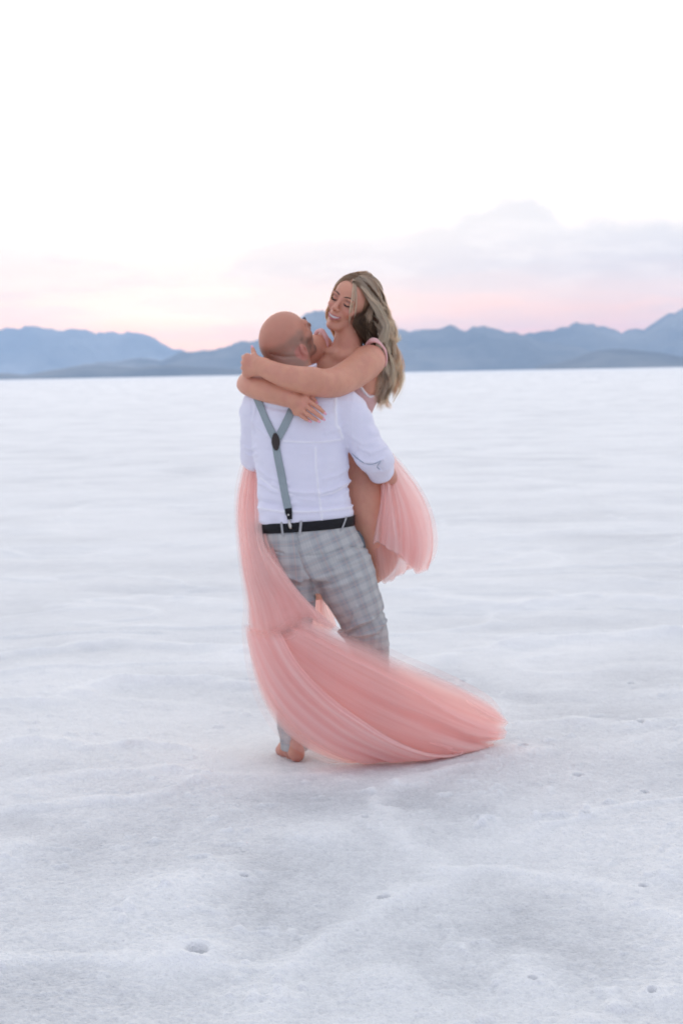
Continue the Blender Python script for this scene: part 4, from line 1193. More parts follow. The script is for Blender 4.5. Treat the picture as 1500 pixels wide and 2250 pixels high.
lip([(-.0310, .0850, -.0535), (-.020, .0955, -.0560), (-.008, .1010, -.0568), (0, .1012, -.0580), (.008, .1010, -.0568), (.020, .0955, -.0560), (.0310, .0850, -.0535)], [.0008, .0017, .0022, .0019, .0022, .0017, .0008], 'upper_lip')
lip([(-.0310, .0850, -.0540), (-.021, .0945, -.0650), (-.009, .0998, -.0712), (0, .1008, -.0724), (.009, .0998, -.0712), (.021, .0945, -.0650), (.0310, .0850, -.0540)], [.0008, .0024, .0034, .0037, .0034, .0024, .0008], 'lower_lip')
# pointed pink nails
for f in R_FING + [R_TH] + [L_TH]:
    a, b_ = np.asarray(f[-2]), np.asarray(f[-1]); d = (b_ - a) / np.linalg.norm(b_ - a); n_ = np.array([0, -1.0, 0]); n_ = n_ - d * (n_ @ d); n_ /= np.linalg.norm(n_)
    t_ = np.cross(d, n_)
    mb = MB(); mb.ellipsoid(b_ + d * .0045 + n_ * .0046, (.0050, .0095, .0026), np.column_stack([t_, d, n_]), 8, 12)
    mb.build('fingernail', m_nail, woman)

# ------------------------------------------------------------------ hair
def strands(name, P, r, col, mat, parent, sides=3):
    """P (n,m,3) centre lines, r (n,m) radii, col (n,m,3)"""
    n, m, _ = P.shape
    T = np.gradient(P, axis=1); T /= np.linalg.norm(T, axis=2)[..., None] + 1e-9
    ref = np.tile(np.array([.3, -.9, .25]), (n, m, 1)); A = np.cross(T, ref); A /= np.linalg.norm(A, axis=2)[..., None] + 1e-9
    B = np.cross(T, A)
    th = np.arange(sides) * 2 * math.pi / sides
    V = P[:, :, None, :] + r[:, :, None, None] * (np.cos(th)[None, None, :, None] * A[:, :, None, :] + np.sin(th)[None, None, :, None] * B[:, :, None, :])
    C = np.repeat(col[:, :, None, :], sides, 2)
    q1 = grid_quads(m, sides, True); Q = (q1[None] + (np.arange(n) * m * sides)[:, None, None]).reshape(-1, 4)
    return V.reshape(-1, 3), Q, C.reshape(-1, 3)


m_hair, nt, out = new_mat('blond_hair'); N = NT(nt)
at = N.n('Attribute', attribute_name='tint')
bs = N.principled(Base_Color=at.outputs['Color'], Roughness=.42); bs.inputs['Specular IOR Level'].default_value = .45
tl = N.n('BsdfTranslucent'); N.link(at.outputs['Color'], tl.inputs['Color']); mx = N.n('MixShader'); mx.inputs[0].default_value = .58
N.link(bs.outputs[0], mx.inputs[1]); N.link(tl.outputs[0], mx.inputs[2]); N.link(mx.outputs[0], out.inputs['Surface'])

rng = np.random.default_rng(21)
DARK = np.array([.39, .24, .145]); MIDC = np.array([.97, .73, .50]); LIGHT = np.array([1.0, .93, .79]); ASH = np.array([1.0, .86, .70])


def scalp(th, ph, lift=.004):
    """point on the scalp: th from the parting down the left (negative) or right side, ph front (0) to back (1)"""
    y = .078 - .165 * ph
    rr_ = math.sqrt(max(1 - ((y + .012) / .099) ** 2, .02))
    return wh((.073 + lift) * rr_ * math.sin(th), y, .026 + (.088 + lift) * rr_ * math.cos(th))


def hair_set(guides, n, spread0, spread1, m=26, wave=.006, seed=0, rad=.00085, cols=(MIDC, LIGHT), root_dark=.6, flare=0.0, freq=2.2, lockoff=0.0):
    """strands scattered round a guide family. guides: list of point lists (same count) to interpolate between"""
    rg = np.random.default_rng(seed); G = [catmull(g, m) for g in guides]; G = np.array(G)           # (g,m,3)
    t = rg.random(n) * (len(G) - 1); i = np.minimum(t.astype(int), len(G) - 2); f = (t - i)[:, None, None]
    P = G[i] * (1 - f) + G[i + 1] * f
    u = np.linspace(0, 1, m)[None, :]
    o = rg.normal(size=(n, 3)); sp = (spread0 + (spread1 - spread0) * u ** 1.2)
    P = P + o[:, None, :] * sp[..., None]
    lock = np.clip((t / (len(G) - 1) * 15 + rg.normal(size=n) * .7).astype(int), 0, 25); lr = np.random.default_rng(seed + 5); lph = lr.random(26) * 2.2; lam = .6 + .8 * lr.random(26); ldir = lr.normal(size=(26, 3))
    ph = lph[lock][:, None] + rg.normal(size=(n, 1)) * .35
    en = smooth(.22, .55, u) * (1 - .35 * smooth(.75, 1, u))
    wv = wave * lam[lock][:, None] * np.sin(u * math.pi * 2 * freq * (.9 + .2 * lam[lock][:, None]) + ph) * en
    wv2 = wave * .8 * lam[lock][:, None] * np.cos(u * math.pi * 2 * freq + ph) * en
    P[..., 0] += wv; P[..., 1] += wv2
    P = P + (ldir[lock][:, None, :] * (flare * u ** 2 + lockoff * smooth(.12, .5, u))[..., None])
    cut = .60 + .40 * np.minimum(1, (lr.random(26)[lock][:, None] * .8 + rg.random((n, 1)) * .5)); P2 = np.empty_like(P)
    for a in range(3):
        for j in range(n): P2[j, :, a] = np.interp(np.linspace(0, cut[j, 0], m), np.linspace(0, 1, m), P[j, :, a])
    r = rad * (.7 + .6 * rg.random((n, 1))) * np.interp(u, [0, .1, .8, 1], [.8, 1, .85, .25])
    lc = lr.random(26); mixv = np.clip(smooth(.35, .75, lc[lock]) * .75 + .4 * (rg.random(n) - .3), 0, 1)[:, None, None]
    c = cols[0] * (1 - mixv) + cols[1] * mixv
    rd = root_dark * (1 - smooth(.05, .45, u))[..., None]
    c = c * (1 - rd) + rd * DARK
    c = np.broadcast_to(c, P2.shape).copy() * (.85 + .3 * rg.random((n, 1, 1)))
    return P2, np.broadcast_to(r, P2.shape[:2]), c


mbh = MB()
def add_hair(*a, **k):
    V, Q, C = strands('hair', *hair_set(*a, **k), None, None); mbh.add(V, Q, None, C)

# left side: swept from the parting over the ear and down behind the shoulder
fall = lambda ox, oy, dd: [W(836 + ox * .9, 690 + oy, .17 + dd), W(843 + ox, 724 + oy, .19 + dd), W(847 + ox, 765 + oy * .6, .21 + dd), W(850 + ox * .8, 808, .205 + dd), W(850 + ox * .4, 846, .19 + dd), W(842 + ox * .2, 876, .18 + dd)]
gl = []
for ph, ox, dd in ((.06, -7, -.045), (.16, -4, -.04), (.28, 0, -.025), (.42, 2, -.01), (.58, 8, .01), (.75, 12, .03), (.92, 14, .06)):
    gl.append([scalp(-.06, ph, .006), scalp(-.42, ph + .02, .018), scalp(-.85, ph + .07, .024), scalp(-1.25, min(ph + .15, .95), .026)] + fall(ox, (ph - .5) * 10, dd))
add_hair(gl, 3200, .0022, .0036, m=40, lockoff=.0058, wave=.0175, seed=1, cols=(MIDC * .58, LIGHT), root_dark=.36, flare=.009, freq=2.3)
add_hair(gl[2:], 800, .003, .006, m=40, lockoff=.008, wave=.021, seed=2, cols=(ASH, LIGHT), root_dark=.25, flare=.014, freq=2.5)
# underneath: layers coloured dark to paint the shade behind the ear and neck
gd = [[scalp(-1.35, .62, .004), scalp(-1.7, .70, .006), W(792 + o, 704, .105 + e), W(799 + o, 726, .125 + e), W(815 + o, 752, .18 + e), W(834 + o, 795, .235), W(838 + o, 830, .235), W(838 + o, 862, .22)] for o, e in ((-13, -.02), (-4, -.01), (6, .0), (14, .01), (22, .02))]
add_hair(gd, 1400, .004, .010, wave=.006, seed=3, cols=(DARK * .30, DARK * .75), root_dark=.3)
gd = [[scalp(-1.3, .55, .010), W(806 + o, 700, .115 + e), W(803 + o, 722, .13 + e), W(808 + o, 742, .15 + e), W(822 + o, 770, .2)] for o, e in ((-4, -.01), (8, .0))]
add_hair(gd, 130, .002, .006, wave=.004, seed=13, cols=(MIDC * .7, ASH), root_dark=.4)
# crown and back of the head
gb = [[scalp(a, .40, .008), scalp(a * 1.05 - .1, .72, .018), scalp(a * .9 - .35, .98, .016), W(826 + o, 690, .27), W(845 + o, 735, .27), W(852 + o, 785, .255), W(853 + o, 835, .24), W(847 + o * .5, 880, .22)] for a, o in ((.5, -8), (.2, -2), (-.2, 5), (-.6, 10))]
add_hair(gb, 1200, .003, .008, lockoff=.006, wave=.015, seed=4, cols=(MIDC, LIGHT), root_dark=.45, flare=.008, freq=2.2)
# light locks sweeping across the outside of the fall, curling away to the side
Vh = mbh.V[0]; n0_ = 40 * 3; qh = grid_quads(40, 3, True); Qh = np.vstack([qh + i * n0_ for i in range(0, 3200, 5)])
Bh = bvh(Vh, Qh)
def outer(px, py, lift=.006, near=.16):
    d = Vector(W(px, py, 0) - CAM).normalized(); loc, nor, i, dd = Bh.ray_cast(Vector(CAM), d)
    return np.array(loc) - np.array(d) * lift if loc is not None else W(px, py, near)
def sweep(pts, n, seed, sp=.0034, cols=(ASH, LIGHT), dark=.25):
    q = catmull(np.array(pts, float), 16); b_ = np.array([outer(x_, y_) for x_, y_ in q])
    for _ in range(5): b_[1:-1, 1] = .5 * b_[1:-1, 1] + .25 * (b_[:-2, 1] + b_[2:, 1])
    add_hair([list(b_), list(b_ + np.array([.004, .003, -.004]))], n, .0012, sp, m=26, wave=.0016, seed=seed, cols=cols, root_dark=dark, rad=.0007)
for k_, (pts, n_) in enumerate([([(772, 612), (792, 628), (812, 652), (834, 672), (858, 683)], 90), ([(770, 620), (786, 645), (806, 676), (830, 698), (852, 708), (866, 704)], 110),
                                ([(782, 606), (806, 618), (826, 642), (842, 668), (854, 694)], 80), ([(780, 640), (796, 676), (818, 706), (840, 728), (860, 742), (876, 746)], 110),
                                ([(800, 604), (824, 620), (840, 648), (852, 684), (862, 716)], 70), ([(800, 690), (820, 722), (840, 748), (856, 772), (868, 800), (874, 818)], 110),
                                ([(828, 720), (846, 752), (856, 790), (866, 820), (864, 846), (856, 862)], 90), ([(836, 690), (856, 730), (866, 766), (864, 800), (856, 830)], 80),
                                ([(846, 800), (854, 830), (846, 856), (850, 878), (860, 890)], 60), ([(840, 812), (838, 846), (840, 868), (834, 892)], 50)]):
    sweep(pts, n_, 40 + k_)
for k_, (pts, n_) in enumerate([([(776, 618), (796, 648), (818, 680), (840, 700), (856, 712)], 60), ([(790, 608), (814, 634), (834, 662), (850, 690)], 60), ([(806, 690), (828, 730), (846, 768), (856, 810)], 60), ([(812, 606), (832, 634), (846, 668), (856, 704)], 50)]):
    sweep(pts, n_, 60 + k_, .003, (DARK * .6, DARK * 1.1), .3)
# far side: tucked along her right cheek and behind the shoulder
gr = []
for ph in (.06, .25, .5, .75):
    gr.append([scalp(.05, ph, .006), scalp(.5, ph + .03, .013), scalp(1.0, ph + .06, .014), scalp(1.45, ph + .10, .014), wh(.079, .030 - .10 * ph, -.045), wh(.082, .010 - .1 * ph, -.085), W(742, 745, .27), W(745, 785, .30)])
add_hair(gr, 800, .0018, .006, wave=.005, seed=5, cols=(MIDC, LIGHT), root_dark=.7)
# loose wisps across the cheek
def cheek(px, py, off=.004):
    d = Vector(W(px, py, 0) - CAM).normalized(); loc, nor, i, dd = Bw.ray_cast(Vector(CAM), d)
    return np.array(loc) - np.array(d) * off if loc is not None else W(px, py, .09)
def wisp(pts, n, seed, sp=.0016):
    q = catmull(np.array(pts, float), 14); base_ = np.array([cheek(a, b_, .007) for a, b_ in q])
    for _ in range(4): base_[1:-1] = .5 * base_[1:-1] + .25 * (base_[:-2] + base_[2:])
    off_ = np.array([.0035, 0, 0])
    add_hair([list(base_), list(base_ + off_)], n, .0005, sp, m=20, wave=.0008, seed=seed, cols=(ASH, LIGHT), root_dark=.15, rad=.0006)
wisp([(775, 613), (776, 628), (773, 650), (769, 678), (766, 700), (767, 718)], 34, 6)
wisp([(779, 617), (782, 640), (782, 665), (779, 692), (777, 712), (779, 732)], 40, 7)
wisp([(777, 615), (779, 634), (776, 660), (771, 684), (768, 700), (764, 708)], 14, 16, .003)
# flyaway ends blown to the side
gf = [[W(850, 735, .22), W(862, 742, .22), W(872, 745, .23), W(878, 738, .24)], [W(852, 750, .22), W(866, 756, .22), W(876, 748, .23), W(882, 736, .24)]]
add_hair(gf, 60, .002, .006, wave=.004, seed=8, cols=(LIGHT, LIGHT), root_dark=0, rad=.0005)
for q_, n_, sd in (([(846, 690), (858, 712), (864, 735), (874, 748), (883, 741)], 46, 9), ([(850, 770), (866, 792), (876, 812), (884, 808), (880, 800)], 70, 10), ([(850, 800), (864, 826), (870, 844), (866, 858), (872, 866)], 70, 11),
                   ([(846, 820), (852, 850), (848, 872), (853, 888), (862, 896)], 60, 12), ([(842, 830), (842, 860), (836, 880), (833, 898)], 40, 14), ([(858, 740), (872, 764), (876, 786), (868, 806), (872, 826)], 70, 15)):
    g_ = [W(a_, b_, .215) for a_, b_ in q_]; g2_ = [W(a_ - 5, b_ + 5, .225) for a_, b_ in q_]
    add_hair([g_, g2_], n_, .0012, .0042, m=22, wave=.002, seed=sd, cols=(MIDC, LIGHT), root_dark=.15, rad=.0006)
# scalp cap under the strands
FC = Field(axis_grid(W(715, 700)[0], W(870, 700)[0], .004), axis_grid(D + .02, D + .36, .004), axis_grid(W(780, 900)[2], W(780, 590)[2], .004))
FC.ell(wh(0, -.016, .030), (.080, .097, .092), WF, .01)
FC.ell(wh(0, .086, -.01), (.090, .092, .090), WF, .012, 'cut')
FC.chain(*tail((816, 690, .225, .040), (832, 735, .235, .032), (843, 785, .235, .024), (845, 830, .22, .018), (844, 855, .20, .010)), k=.03)
Pc, Qc = FC.mesh(); del FC
nzc = .8 + .3 * noise3(Pc[:, 0] * 60, Pc[:, 1] * 60, Pc[:, 2] * 14, 4)
mbh.add(Pc, Qc, None, (DARK * 1.15)[None] * nzc[:, None])
hair = mbh.build('hair', m_hair, woman, True, True)
# ================================================================== the gown
def tulle_material(name, alpha, warm=0.0, dens=1.0):
    m, nt, out = new_mat(name); N = NT(nt)
    at = N.n('Attribute', attribute_name='weave'); sp_ = nt.nodes.new('ShaderNodeSeparateXYZ'); nt.links.new(at.outputs['Vector'], sp_.inputs[0])
    v = N.scale(at.outputs['Vector'], (1.3, 20, 0)); s1 = N.noise(v, 1.0, 2, .5)
    v2 = N.scale(at.outputs['Vector'], (1.0, 9, 0)); s2 = N.noise(v2, 1.0, 2, .5)
    st_ = N.math('ADD', N.math('MULTIPLY', s1, .3), N.math('MULTIPLY', s2, .7))
    lw = N.n('LayerWeight'); lw.inputs['Blend'].default_value = .5
    cosv = N.math('MAXIMUM', N.math('SUBTRACT', 1.0, lw.outputs['Facing']), .12)
    tr_ = N.math('POWER', N.math('SUBTRACT', 1.0, N.math('MULTIPLY', N.math('MULTIPLY', sp_.outputs[2], alpha), N.math('ADD', .72, N.math('MULTIPLY', st_, .56)), clamp=True)), N.math('DIVIDE', 1.0, cosv))
    a = N.math('SUBTRACT', 1.0, tr_, clamp=True)
    c = N.mix(N.smoothstep(st_, .35, .65), (.96, .675, .65), (1.0, .84, .815))
    ct = N.mix(.5, c, (1.0, .60, .50))
    df = N.n('BsdfDiffuse'); N.link(c, df.inputs['Color']); tl = N.n('BsdfTranslucent'); N.link(ct, tl.inputs['Color'])
    mx = N.n('MixShader'); mx.inputs[0].default_value = .50; N.link(df.outputs[0], mx.inputs[1]); N.link(tl.outputs[0], mx.inputs[2])
    tp = N.n('BsdfTransparent'); tp.inputs['Color'].default_value = (1, .985, .98, 1); m2 = N.n('MixShader'); N.link(a, m2.inputs[0]); N.link(tp.outputs[0], m2.inputs[1]); N.link(mx.outputs[0], m2.inputs[2])
    N.link(m2.outputs[0], out.inputs['Surface']); return m


m_tulle = tulle_material('coral_tulle', .62)
m_tulle_dense = tulle_material('coral_tulle_inner', .72)
gown = empty('gown', W(760, 1000, .25)); set_parent(gown, woman); gown.matrix_parent_inverse = Matrix.Translation(-woman.location); gown.location = (0, 0, 0)


def sheet(name, rails, mat, nu=150, nv=120, fold=.012, freq=9, seed=0, lift=0.0, push=(0, 0, 0), trim=(0, 1, 0, 1), dens_u=(1, 1, 1), edge=(.05, .05, 0, 0), grow=(.3, 1.0), ground=.006, fine=.08, puff=0.0, mseed=None, hem=.0):
    """cloth patch through rails (each a list of px, py, dy running gather -> hem); folds run along u"""
    R_ = np.array([catmull([W(*q) for q in r], nu) for r in rails])                     # (k,nu,3)
    vk = np.linspace(0, 1, len(rails)); v = np.linspace(trim[2], trim[3], nv); u = np.linspace(0, 1, nu)
    P = np.stack([catmull_fn(vk, R_[:, i, :], v) for i in range(nu)], 0)                # (nu,nv,3)
    i0, i1 = int(trim[0] * (nu - 1)), int(trim[1] * (nu - 1)) + 1
    Tu = np.gradient(P, axis=0); Tv = np.gradient(P, axis=1); Nn = np.cross(Tu, Tv); Nn /= np.linalg.norm(Nn, axis=2)[..., None] + 1e-9
    sgn = np.sign((Nn * (P - CAM)).sum(2).mean()); Nn = -sgn * Nn                       # towards the viewer's side
    U_, V_ = np.meshgrid(u, v, indexing='ij'); rg = np.random.default_rng(seed)
    ms = seed if mseed is None else mseed
    wv = V_ + .05 * noise2(U_ * 2.2 + ms, V_ * 3.0, ms + 1) + .012 * noise2(U_ * 5, V_ * 9, seed + 2)
    amp = grow[0] + (grow[1] - grow[0]) * U_ ** .8
    f1 = noise2(wv * freq * 2, U_ * .8 + 5, ms + 3); f2 = noise2(wv * freq * 5.1, U_ * 1.3, seed + 4); f3 = noise2(wv * freq * 12, U_ * 1.8, seed + 5)
    f0 = 1 - 2 * np.abs(f1)                                                             # sharp pleats
    h_ = fold * amp * (.6 * f0 + .55 * f1 + fine * f2 + .25 * fine * f3)
    win = np.minimum(smooth(0, .06, V_), smooth(1, .94, V_)) * .75 + .25
    P = P + Nn * ((h_ * win + lift)[..., None]) + np.asarray(push)
    if puff: P = P + Nn * (puff * np.sin(np.pi * np.clip(V_, 0, 1)) * np.sin(np.pi * U_))[..., None]
    jag = hem * noise2(V_ * 6.0 + ms, 0 * V_, ms + 21) * smooth(.6, 1, U_) + .009 * noise2(V_ * freq * 3, 0 * V_ + seed, seed + 8) * smooth(.8, 1, U_)
    P = P + (Tu / (np.linalg.norm(Tu, axis=2)[..., None] + 1e-9)) * jag[..., None]
    P[..., 2] = np.where(P[..., 2] < ground, ground + .12 * (P[..., 2] - ground) * 0 + .003 * (1 + f2), P[..., 2])
    den = np.interp(U_, [0, .5, 1], dens_u)
    if edge[0]: den = den * (.30 + .70 * smooth(0, edge[0], V_))
    if edge[1]: den = den * (.30 + .70 * smooth(1, 1 - edge[1], V_))
    if edge[2]: den = den * (.25 + .75 * smooth(0, edge[2], U_))
    if edge[3]: den = den * (.25 + .75 * smooth(1, 1 - edge[3], U_))
    P = P[i0:i1]; den = den[i0:i1]; U_ = U_[i0:i1]; V_ = V_[i0:i1]
    uvw = np.stack([U_ + seed * .37, V_ * len(rails) / 4 + seed * .71, den], -1)
    return P.reshape(-1, 3), grid_quads(P.shape[0], nv), uvw.reshape(-1, 3)


def gown_part(name, layers, parent=gown):
    """one mesh per skirt tier: several sheer layers lying over one another"""
    Vs, Qs_, Us, n, mi = [], [], [], 0, []
    for (V, Q, U), k in layers:
        Vs.append(V); Qs_.append(Q + n); Us.append(U); n += len(V); mi.append(np.full(len(Q), k))
    o = mesh_np(name, np.vstack(Vs), np.vstack(Qs_), m_tulle, parent, True, None, None, np.vstack(Us))
    o.data.materials.append(m_tulle_dense); o.data.polygons.foreach_set('material_index', np.concatenate(mi).astype(np.int32)); return o


# upper tier: from her waist, down past his left side and round in front of his legs
up_rails = [[(543, 1000, .16), (529, 1050, .15), (523, 1100, .13), (526, 1170, .09), (536, 1250, .03), (547, 1320, -.03), (547, 1392, -.05)],
            [(552, 1000, .14), (541, 1060, .11), (537, 1110, .08), (543, 1180, .03), (556, 1260, -.05), (575, 1330, -.11), (588, 1408, -.14)],
            [(560, 1000, .11), (556, 1060, .07), (554, 1120, .03), (562, 1190, -.03), (585, 1262, -.11), (614, 1330, -.17), (632, 1395, -.20)],
            [(566, 1000, .10), (566, 1060, .05), (568, 1120, -.01), (574, 1190, -.085), (606, 1255, -.155), (648, 1315, -.19), (690, 1372, -.21)],
            [(570, 1000, .09), (570, 1060, .03), (574, 1130, -.04), (584, 1195, -.11), (625, 1255, -.165), (682, 1325, -.195), (770, 1402, -.20)]]
upL = [(sheet('a', up_rails, None, fold=.014, freq=3.2, seed=5, mseed=1, lift=.012, trim=(0, 1, -.06, 1.03), edge=(.12, .10, 0, .10), dens_u=(.5, .5, .6)), 0),
       (sheet('a', up_rails, None, fold=.023, freq=3.2, seed=1, mseed=1, edge=(.12, .10, 0, .10), trim=(0, 1, 0, 1)), 0),
       (sheet('a', up_rails, None, fold=.019, freq=3.2, seed=2, mseed=1, lift=-.018, trim=(0, .98, .03, .96), edge=(.14, .14, 0, .10)), 0),
       (sheet('a', up_rails, None, fold=.017, freq=3.2, seed=3, mseed=1, lift=-.035, trim=(0, .97, .08, .92), edge=(.12, .12, 0, .10)), 1),
       (sheet('a', up_rails, None, fold=.013, freq=3.2, seed=4, mseed=1, lift=-.05, trim=(0, .96, .16, .84), edge=(.10, .10, 0, .10)), 1)]
gown_part('upper_skirt', upL)

# lower tier: gathered flounce sweeping across the salt to the right
lo_rails = [[(541, 1370, -.02), (547, 1425, -.07), (560, 1490, -.12), (584, 1552, -.155), (622, 1605, -.16), (690, 1650, -.10), (795, 1679, -.03), (930, 1680, .0), (990, 1668, .05)],
            [(572, 1384, -.12), (592, 1440, -.17), (620, 1500, -.20), (662, 1552, -.22), (725, 1600, -.21), (800, 1634, -.14), (890, 1656, -.05), (970, 1660, .04), (1022, 1652, .12)],
            [(604, 1390, -.17), (640, 1440, -.22), (690, 1490, -.245), (752, 1534, -.24), (822, 1572, -.20), (900, 1604, -.12), (970, 1626, -.01), (1034, 1642, .12), (1084, 1640, .24)],
            [(628, 1385, -.20), (670, 1410, -.235), (730, 1446, -.25), (800, 1484, -.235), (872, 1522, -.18), (940, 1556, -.08), (1010, 1588, .06), (1070, 1606, .2), (1113, 1612, .32)],
            [(650, 1350, -.20), (690, 1366, -.225), (748, 1390, -.235), (808, 1415, -.215), (874, 1448, -.16), (942, 1478, -.06), (1010, 1510, .08), (1064, 1540, .2), (1104, 1578, .34)]]
loL = [(sheet('b', lo_rails, None, 190, 150, fold=.042, freq=4.2, seed=11, mseed=11, hem=.046, edge=(.08, .07, .05, .09), trim=(0, 1, 0, 1), dens_u=(1.1, 1, .85)), 0),
       (sheet('b', lo_rails, None, 190, 150, fold=.042, freq=4.2, seed=12, mseed=11, hem=.046, lift=-.025, trim=(.01, .985, .035, .935), edge=(.10, .10, .05, .09), dens_u=(1.1, 1, .9)), 0),
       (sheet('b', lo_rails, None, 190, 150, fold=.026, freq=4.2, seed=13, mseed=11, hem=.046, lift=-.05, trim=(.01, .97, .09, .87), edge=(.10, .12, .05, .09)), 1),
       (sheet('b', lo_rails, None, 190, 150, fold=.024, freq=4.2, seed=14, mseed=11, hem=.046, lift=-.075, trim=(.01, .955, .14, .81), edge=(.10, .10, .05, .09)), 1)]
ov = [[(546, 1374, -.05), (560, 1440, -.11), (582, 1505, -.16), (618, 1565, -.185), (668, 1612, -.185), (745, 1652, -.12), (840, 1676, -.03), (930, 1680, -.01), (990, 1666, .05)],
      [(586, 1388, -.15), (614, 1446, -.205), (652, 1500, -.24), (704, 1550, -.245), (770, 1596, -.22), (850, 1634, -.13), (930, 1660, -.02), (1004, 1660, .08)],
      [(622, 1384, -.195), (656, 1446, -.25), (702, 1500, -.27), (766, 1553, -.26), (846, 1604, -.195), (930, 1640, -.07), (1012, 1652, .10)]]
loL.append((sheet('b', lo_rails, None, 170, 130, fold=.020, freq=4.2, seed=17, mseed=11, hem=.046, lift=.012, trim=(0, 1, -.045, 1.05), edge=(.10, .10, .05, .09), dens_u=(.5, .62, .75)), 0))
loL.insert(0, (sheet('b', ov, None, 170, 80, fold=.027, freq=2.6, seed=15, mseed=15, hem=.03, lift=.022, edge=(.16, .05, .05, .09), trim=(0, 1, 0, 1), dens_u=(.9, 1.1, 1.1)), 1))
gown_part('flounce', loL)

# right side: skirt gathered over his forearm and billowing beside her thigh
rt_rails = [[(838, 1050, .065), (838, 1080, .05), (833, 1115, .035), (826, 1150, .022), (818, 1192, .015)],
            [(846, 1030, .085), (851, 1070, .06), (852, 1115, .035), (849, 1160, .022), (846, 1203, .02)],
            [(850, 1010, .15), (862, 1062, .11), (873, 1115, .085), (879, 1170, .07), (880, 1228, .08)],
            [(850, 992, .18), (872, 1050, .15), (897, 1110, .12), (914, 1165, .10), (919, 1210, .10), (914, 1258, .13)],
            [(848, 980, .21), (884, 1018, .22), (923, 1068, .23), (950, 1122, .235), (962, 1175, .235), (960, 1212, .23), (948, 1242, .22)]]
sh_rails = [[(827, 1165, .055), (820, 1195, .045), (821, 1228, .05), (828, 1258, .08), (836, 1283, .12)],
            [(850, 1140, .06), (852, 1185, .045), (858, 1225, .055), (861, 1255, .09), (858, 1276, .12)],
            [(878, 1140, .085), (886, 1185, .08), (891, 1225, .09), (889, 1248, .11), (882, 1264, .13)],
            [(905, 1120, .16), (920, 1165, .16), (924, 1210, .16), (915, 1238, .16), (905, 1250, .16)]]
rtL = [(sheet('c', rt_rails, None, 140, 120, fold=.022, freq=3.6, seed=21, mseed=21, edge=(.04, .10, 0, .03), grow=(.2, 1.0)), 0),
       (sheet('c', rt_rails, None, 140, 120, fold=.022, freq=3.6, seed=22, mseed=21, lift=-.03, trim=(0, .98, .01, .97), edge=(.05, .12, 0, .04), grow=(.2, 1)), 0),
       (sheet('c', rt_rails, None, 140, 120, fold=.020, freq=3.6, seed=23, mseed=21, lift=-.06, trim=(0, .95, .02, .92), edge=(.04, .10, 0, .05), grow=(.2, 1)), 1),
       (sheet('c', rt_rails, None, 140, 120, fold=.020, freq=4, seed=24, lift=-.11, trim=(0, .96, .03, .97), edge=(.05, .10, 0, .06), grow=(.2, 1)), 0),
       (sheet('c', sh_rails, None, 100, 80, fold=.012, freq=2.6, seed=26, lift=-.004, edge=(.10, .15, .25, .06), dens_u=(.5, .7, .9)), 0)]
# gathered end hanging below the billow
tail_r = [[(898, 1200, .15), (904, 1225, .15), (908, 1250, .15)], [(908, 1200, .14), (914, 1228, .135), (919, 1256, .14)], [(922, 1198, .15), (926, 1225, .15), (926, 1252, .15)]]
rtL.append((sheet('c', tail_r, None, 30, 24, fold=.006, freq=3, seed=25, edge=(.1, .1, .3, .25)), 0))
gown_part('side_skirt', rtL)

# back panel hanging beyond them, seen between his legs
bk_rails = [[(600, 985, .36), (585, 1120, .40), (600, 1250, .42), (640, 1390, .42)], [(660, 985, .40), (650, 1120, .45), (655, 1250, .46), (665, 1395, .45)],
            [(730, 985, .40), (720, 1120, .46), (700, 1250, .47), (698, 1398, .46)], [(800, 985, .36), (780, 1120, .42), (716, 1290, .42), (736, 1392, .40)]]
gown_part('back_skirt', [(sheet('d', bk_rails, None, 90, 80, fold=.016, freq=4, seed=31, edge=(.06, .08, 0, .04)), 1), (sheet('d', bk_rails, None, 90, 80, fold=.016, freq=4, seed=32, lift=-.03, trim=(0, .97, .03, .97), edge=(.06, .08, 0, .04)), 1)])

# bodice
m_bod, nt, out = new_mat('blush_lace_bodice'); N = NT(nt); P = N.n('TexCoord').outputs['Object']
vo = N.n('TexVoronoi', feature='DISTANCE_TO_EDGE'); N.set(vo.inputs['Vector'], P); vo.inputs['Scale'].default_value = 150
ed = N.smoothstep(vo.outputs['Distance'], .02, .16)
bs = N.principled(Base_Color=N.mix(ed, (.82, .54, .52), (.78, .48, .46)), Roughness=.7, Normal=N.bump(ed, .2, .002)); bs.inputs['Sheen Weight'].default_value = .2
tl = N.n('BsdfTranslucent'); tl.inputs['Color'].default_value = (.9, .5, .45, 1); mx = N.n('MixShader'); mx.inputs[0].default_value = .2
N.link(bs.outputs[0], mx.inputs[1]); N.link(tl.outputs[0], mx.inputs[2]); N.link(mx.outputs[0], out.inputs['Surface'])
FB = Field(axis_grid(W(640, 900)[0], W(880, 900)[0], .0045), axis_grid(D + .05, D + .44, .0045), axis_grid(W(760, 1050)[2], W(760, 815)[2], .0045))
e_ = 5.0
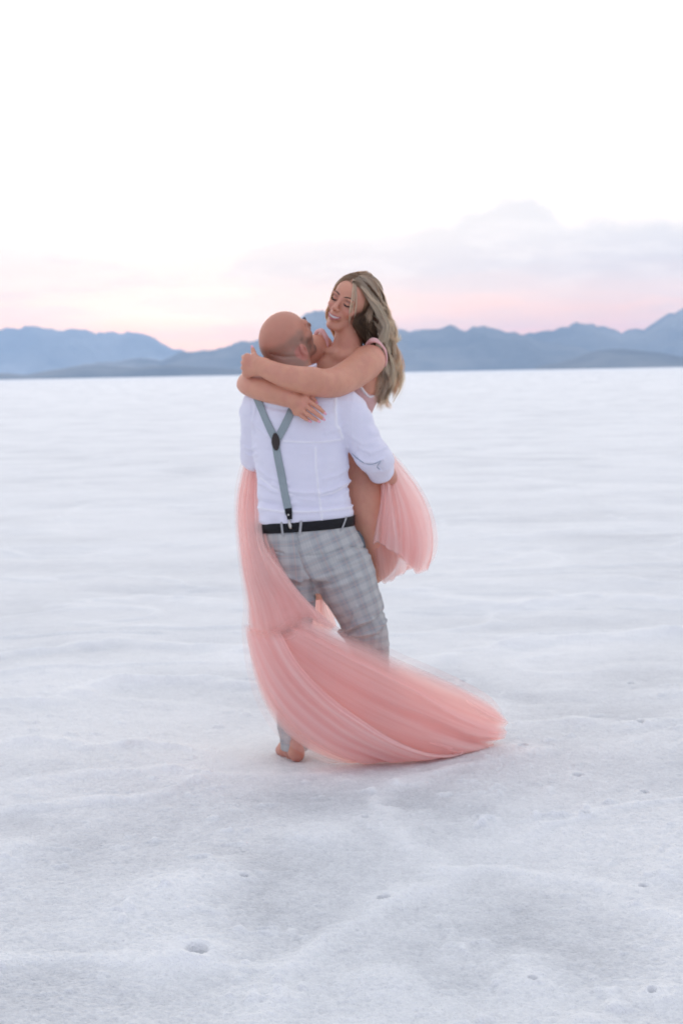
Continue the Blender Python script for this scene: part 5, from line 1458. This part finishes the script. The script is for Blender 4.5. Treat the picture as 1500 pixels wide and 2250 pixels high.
FB.loft([st(815, 757, 74 + e_, .19, .098), st(840, 754, 80 + e_, .20, .108), st(872, 751, 79 + e_, .21, .116), st(910, 745, 69 + e_, .225, .106), st(945, 741, 63 + e_, .24, .098), st(985, 744, 78 + e_, .25, .113), st(1025, 748, 92 + e_, .255, .133), st(1060, 748, 88 + e_, .265, .113)], .02, 2.2)
zn = W(750, 842, .1)[2]
FB.put((-.5, D, zn - .3), (.4, D + .5, zn + .3), lambda x, y, z: (zn - z) + .10 * (x - W(750, 842)[0]) + 0 * y, .003, 'cut')
FB.cone(W(822, 838, .12), W(830, 838, .24), .052, .056, .012, 'cut')                    # arm opening
Pb, Qb = FB.mesh(); del FB
bod = mesh_np('bodice', Pb, Qb, m_bod, gown)
m_trim = plain_mat('ivory_trim', (.86, .80, .80), .6, 0, .15, 300, .2)
Bb = bvh(Pb, Qb)
tp = []
for a, b_ in catmull(np.array([(782, 838), (792, 851), (802, 864), (811, 872), (820, 870)], float), 14):
    q = hit(Bb, a, b_, .001)
    if q is not None: tp.append(q[0])
if len(tp) > 4:
    mb = MB(); mb.tube(np.array(tp), np.linspace(.007, .004, len(tp)), 8); mb.build('neck_trim', m_trim, bod)
# straps slipped round the shoulders, ruffled
m_strap = plain_mat('blush_strap', (.84, .50, .48), .6, 0, .15, 200, .2)
def strap(pts, w, nm):
    P_ = catmull([W(*q[:3]) for q in pts], 40); k = np.linspace(0, 1, 40)
    rr_ = np.interp(k, np.linspace(0, 1, len(w)), w) * (1 + .12 * np.sin(k * 23))
    mb = MB(); V, Q, T = tube(P_, rr_, 10); cen = np.repeat(P_, 10, 0); V[:400] = cen + (V[:400] - cen) * np.array([1, .6, 1]); mb.add(V, Q, T); mb.build(nm, m_strap, gown)
strap([(803, 764, .150), (808, 755, .130), (816, 748, .110), (825, 748, .102), (834, 754, .098), (842, 763, .098), (847, 773, .105), (849, 788, .12), (846, 806, .145)], [.004, .0085, .0105, .0080, .0050, .0046, .0046, .0042, .003], 'strap')
strap([(692, 735, .225), (698, 728, .215), (705, 727, .208), (711, 732, .20), (716, 741, .195), (719, 754, .195), (718, 766, .195)], [.006, .0095, .0105, .0100, .0080, .006, .004], 'strap')
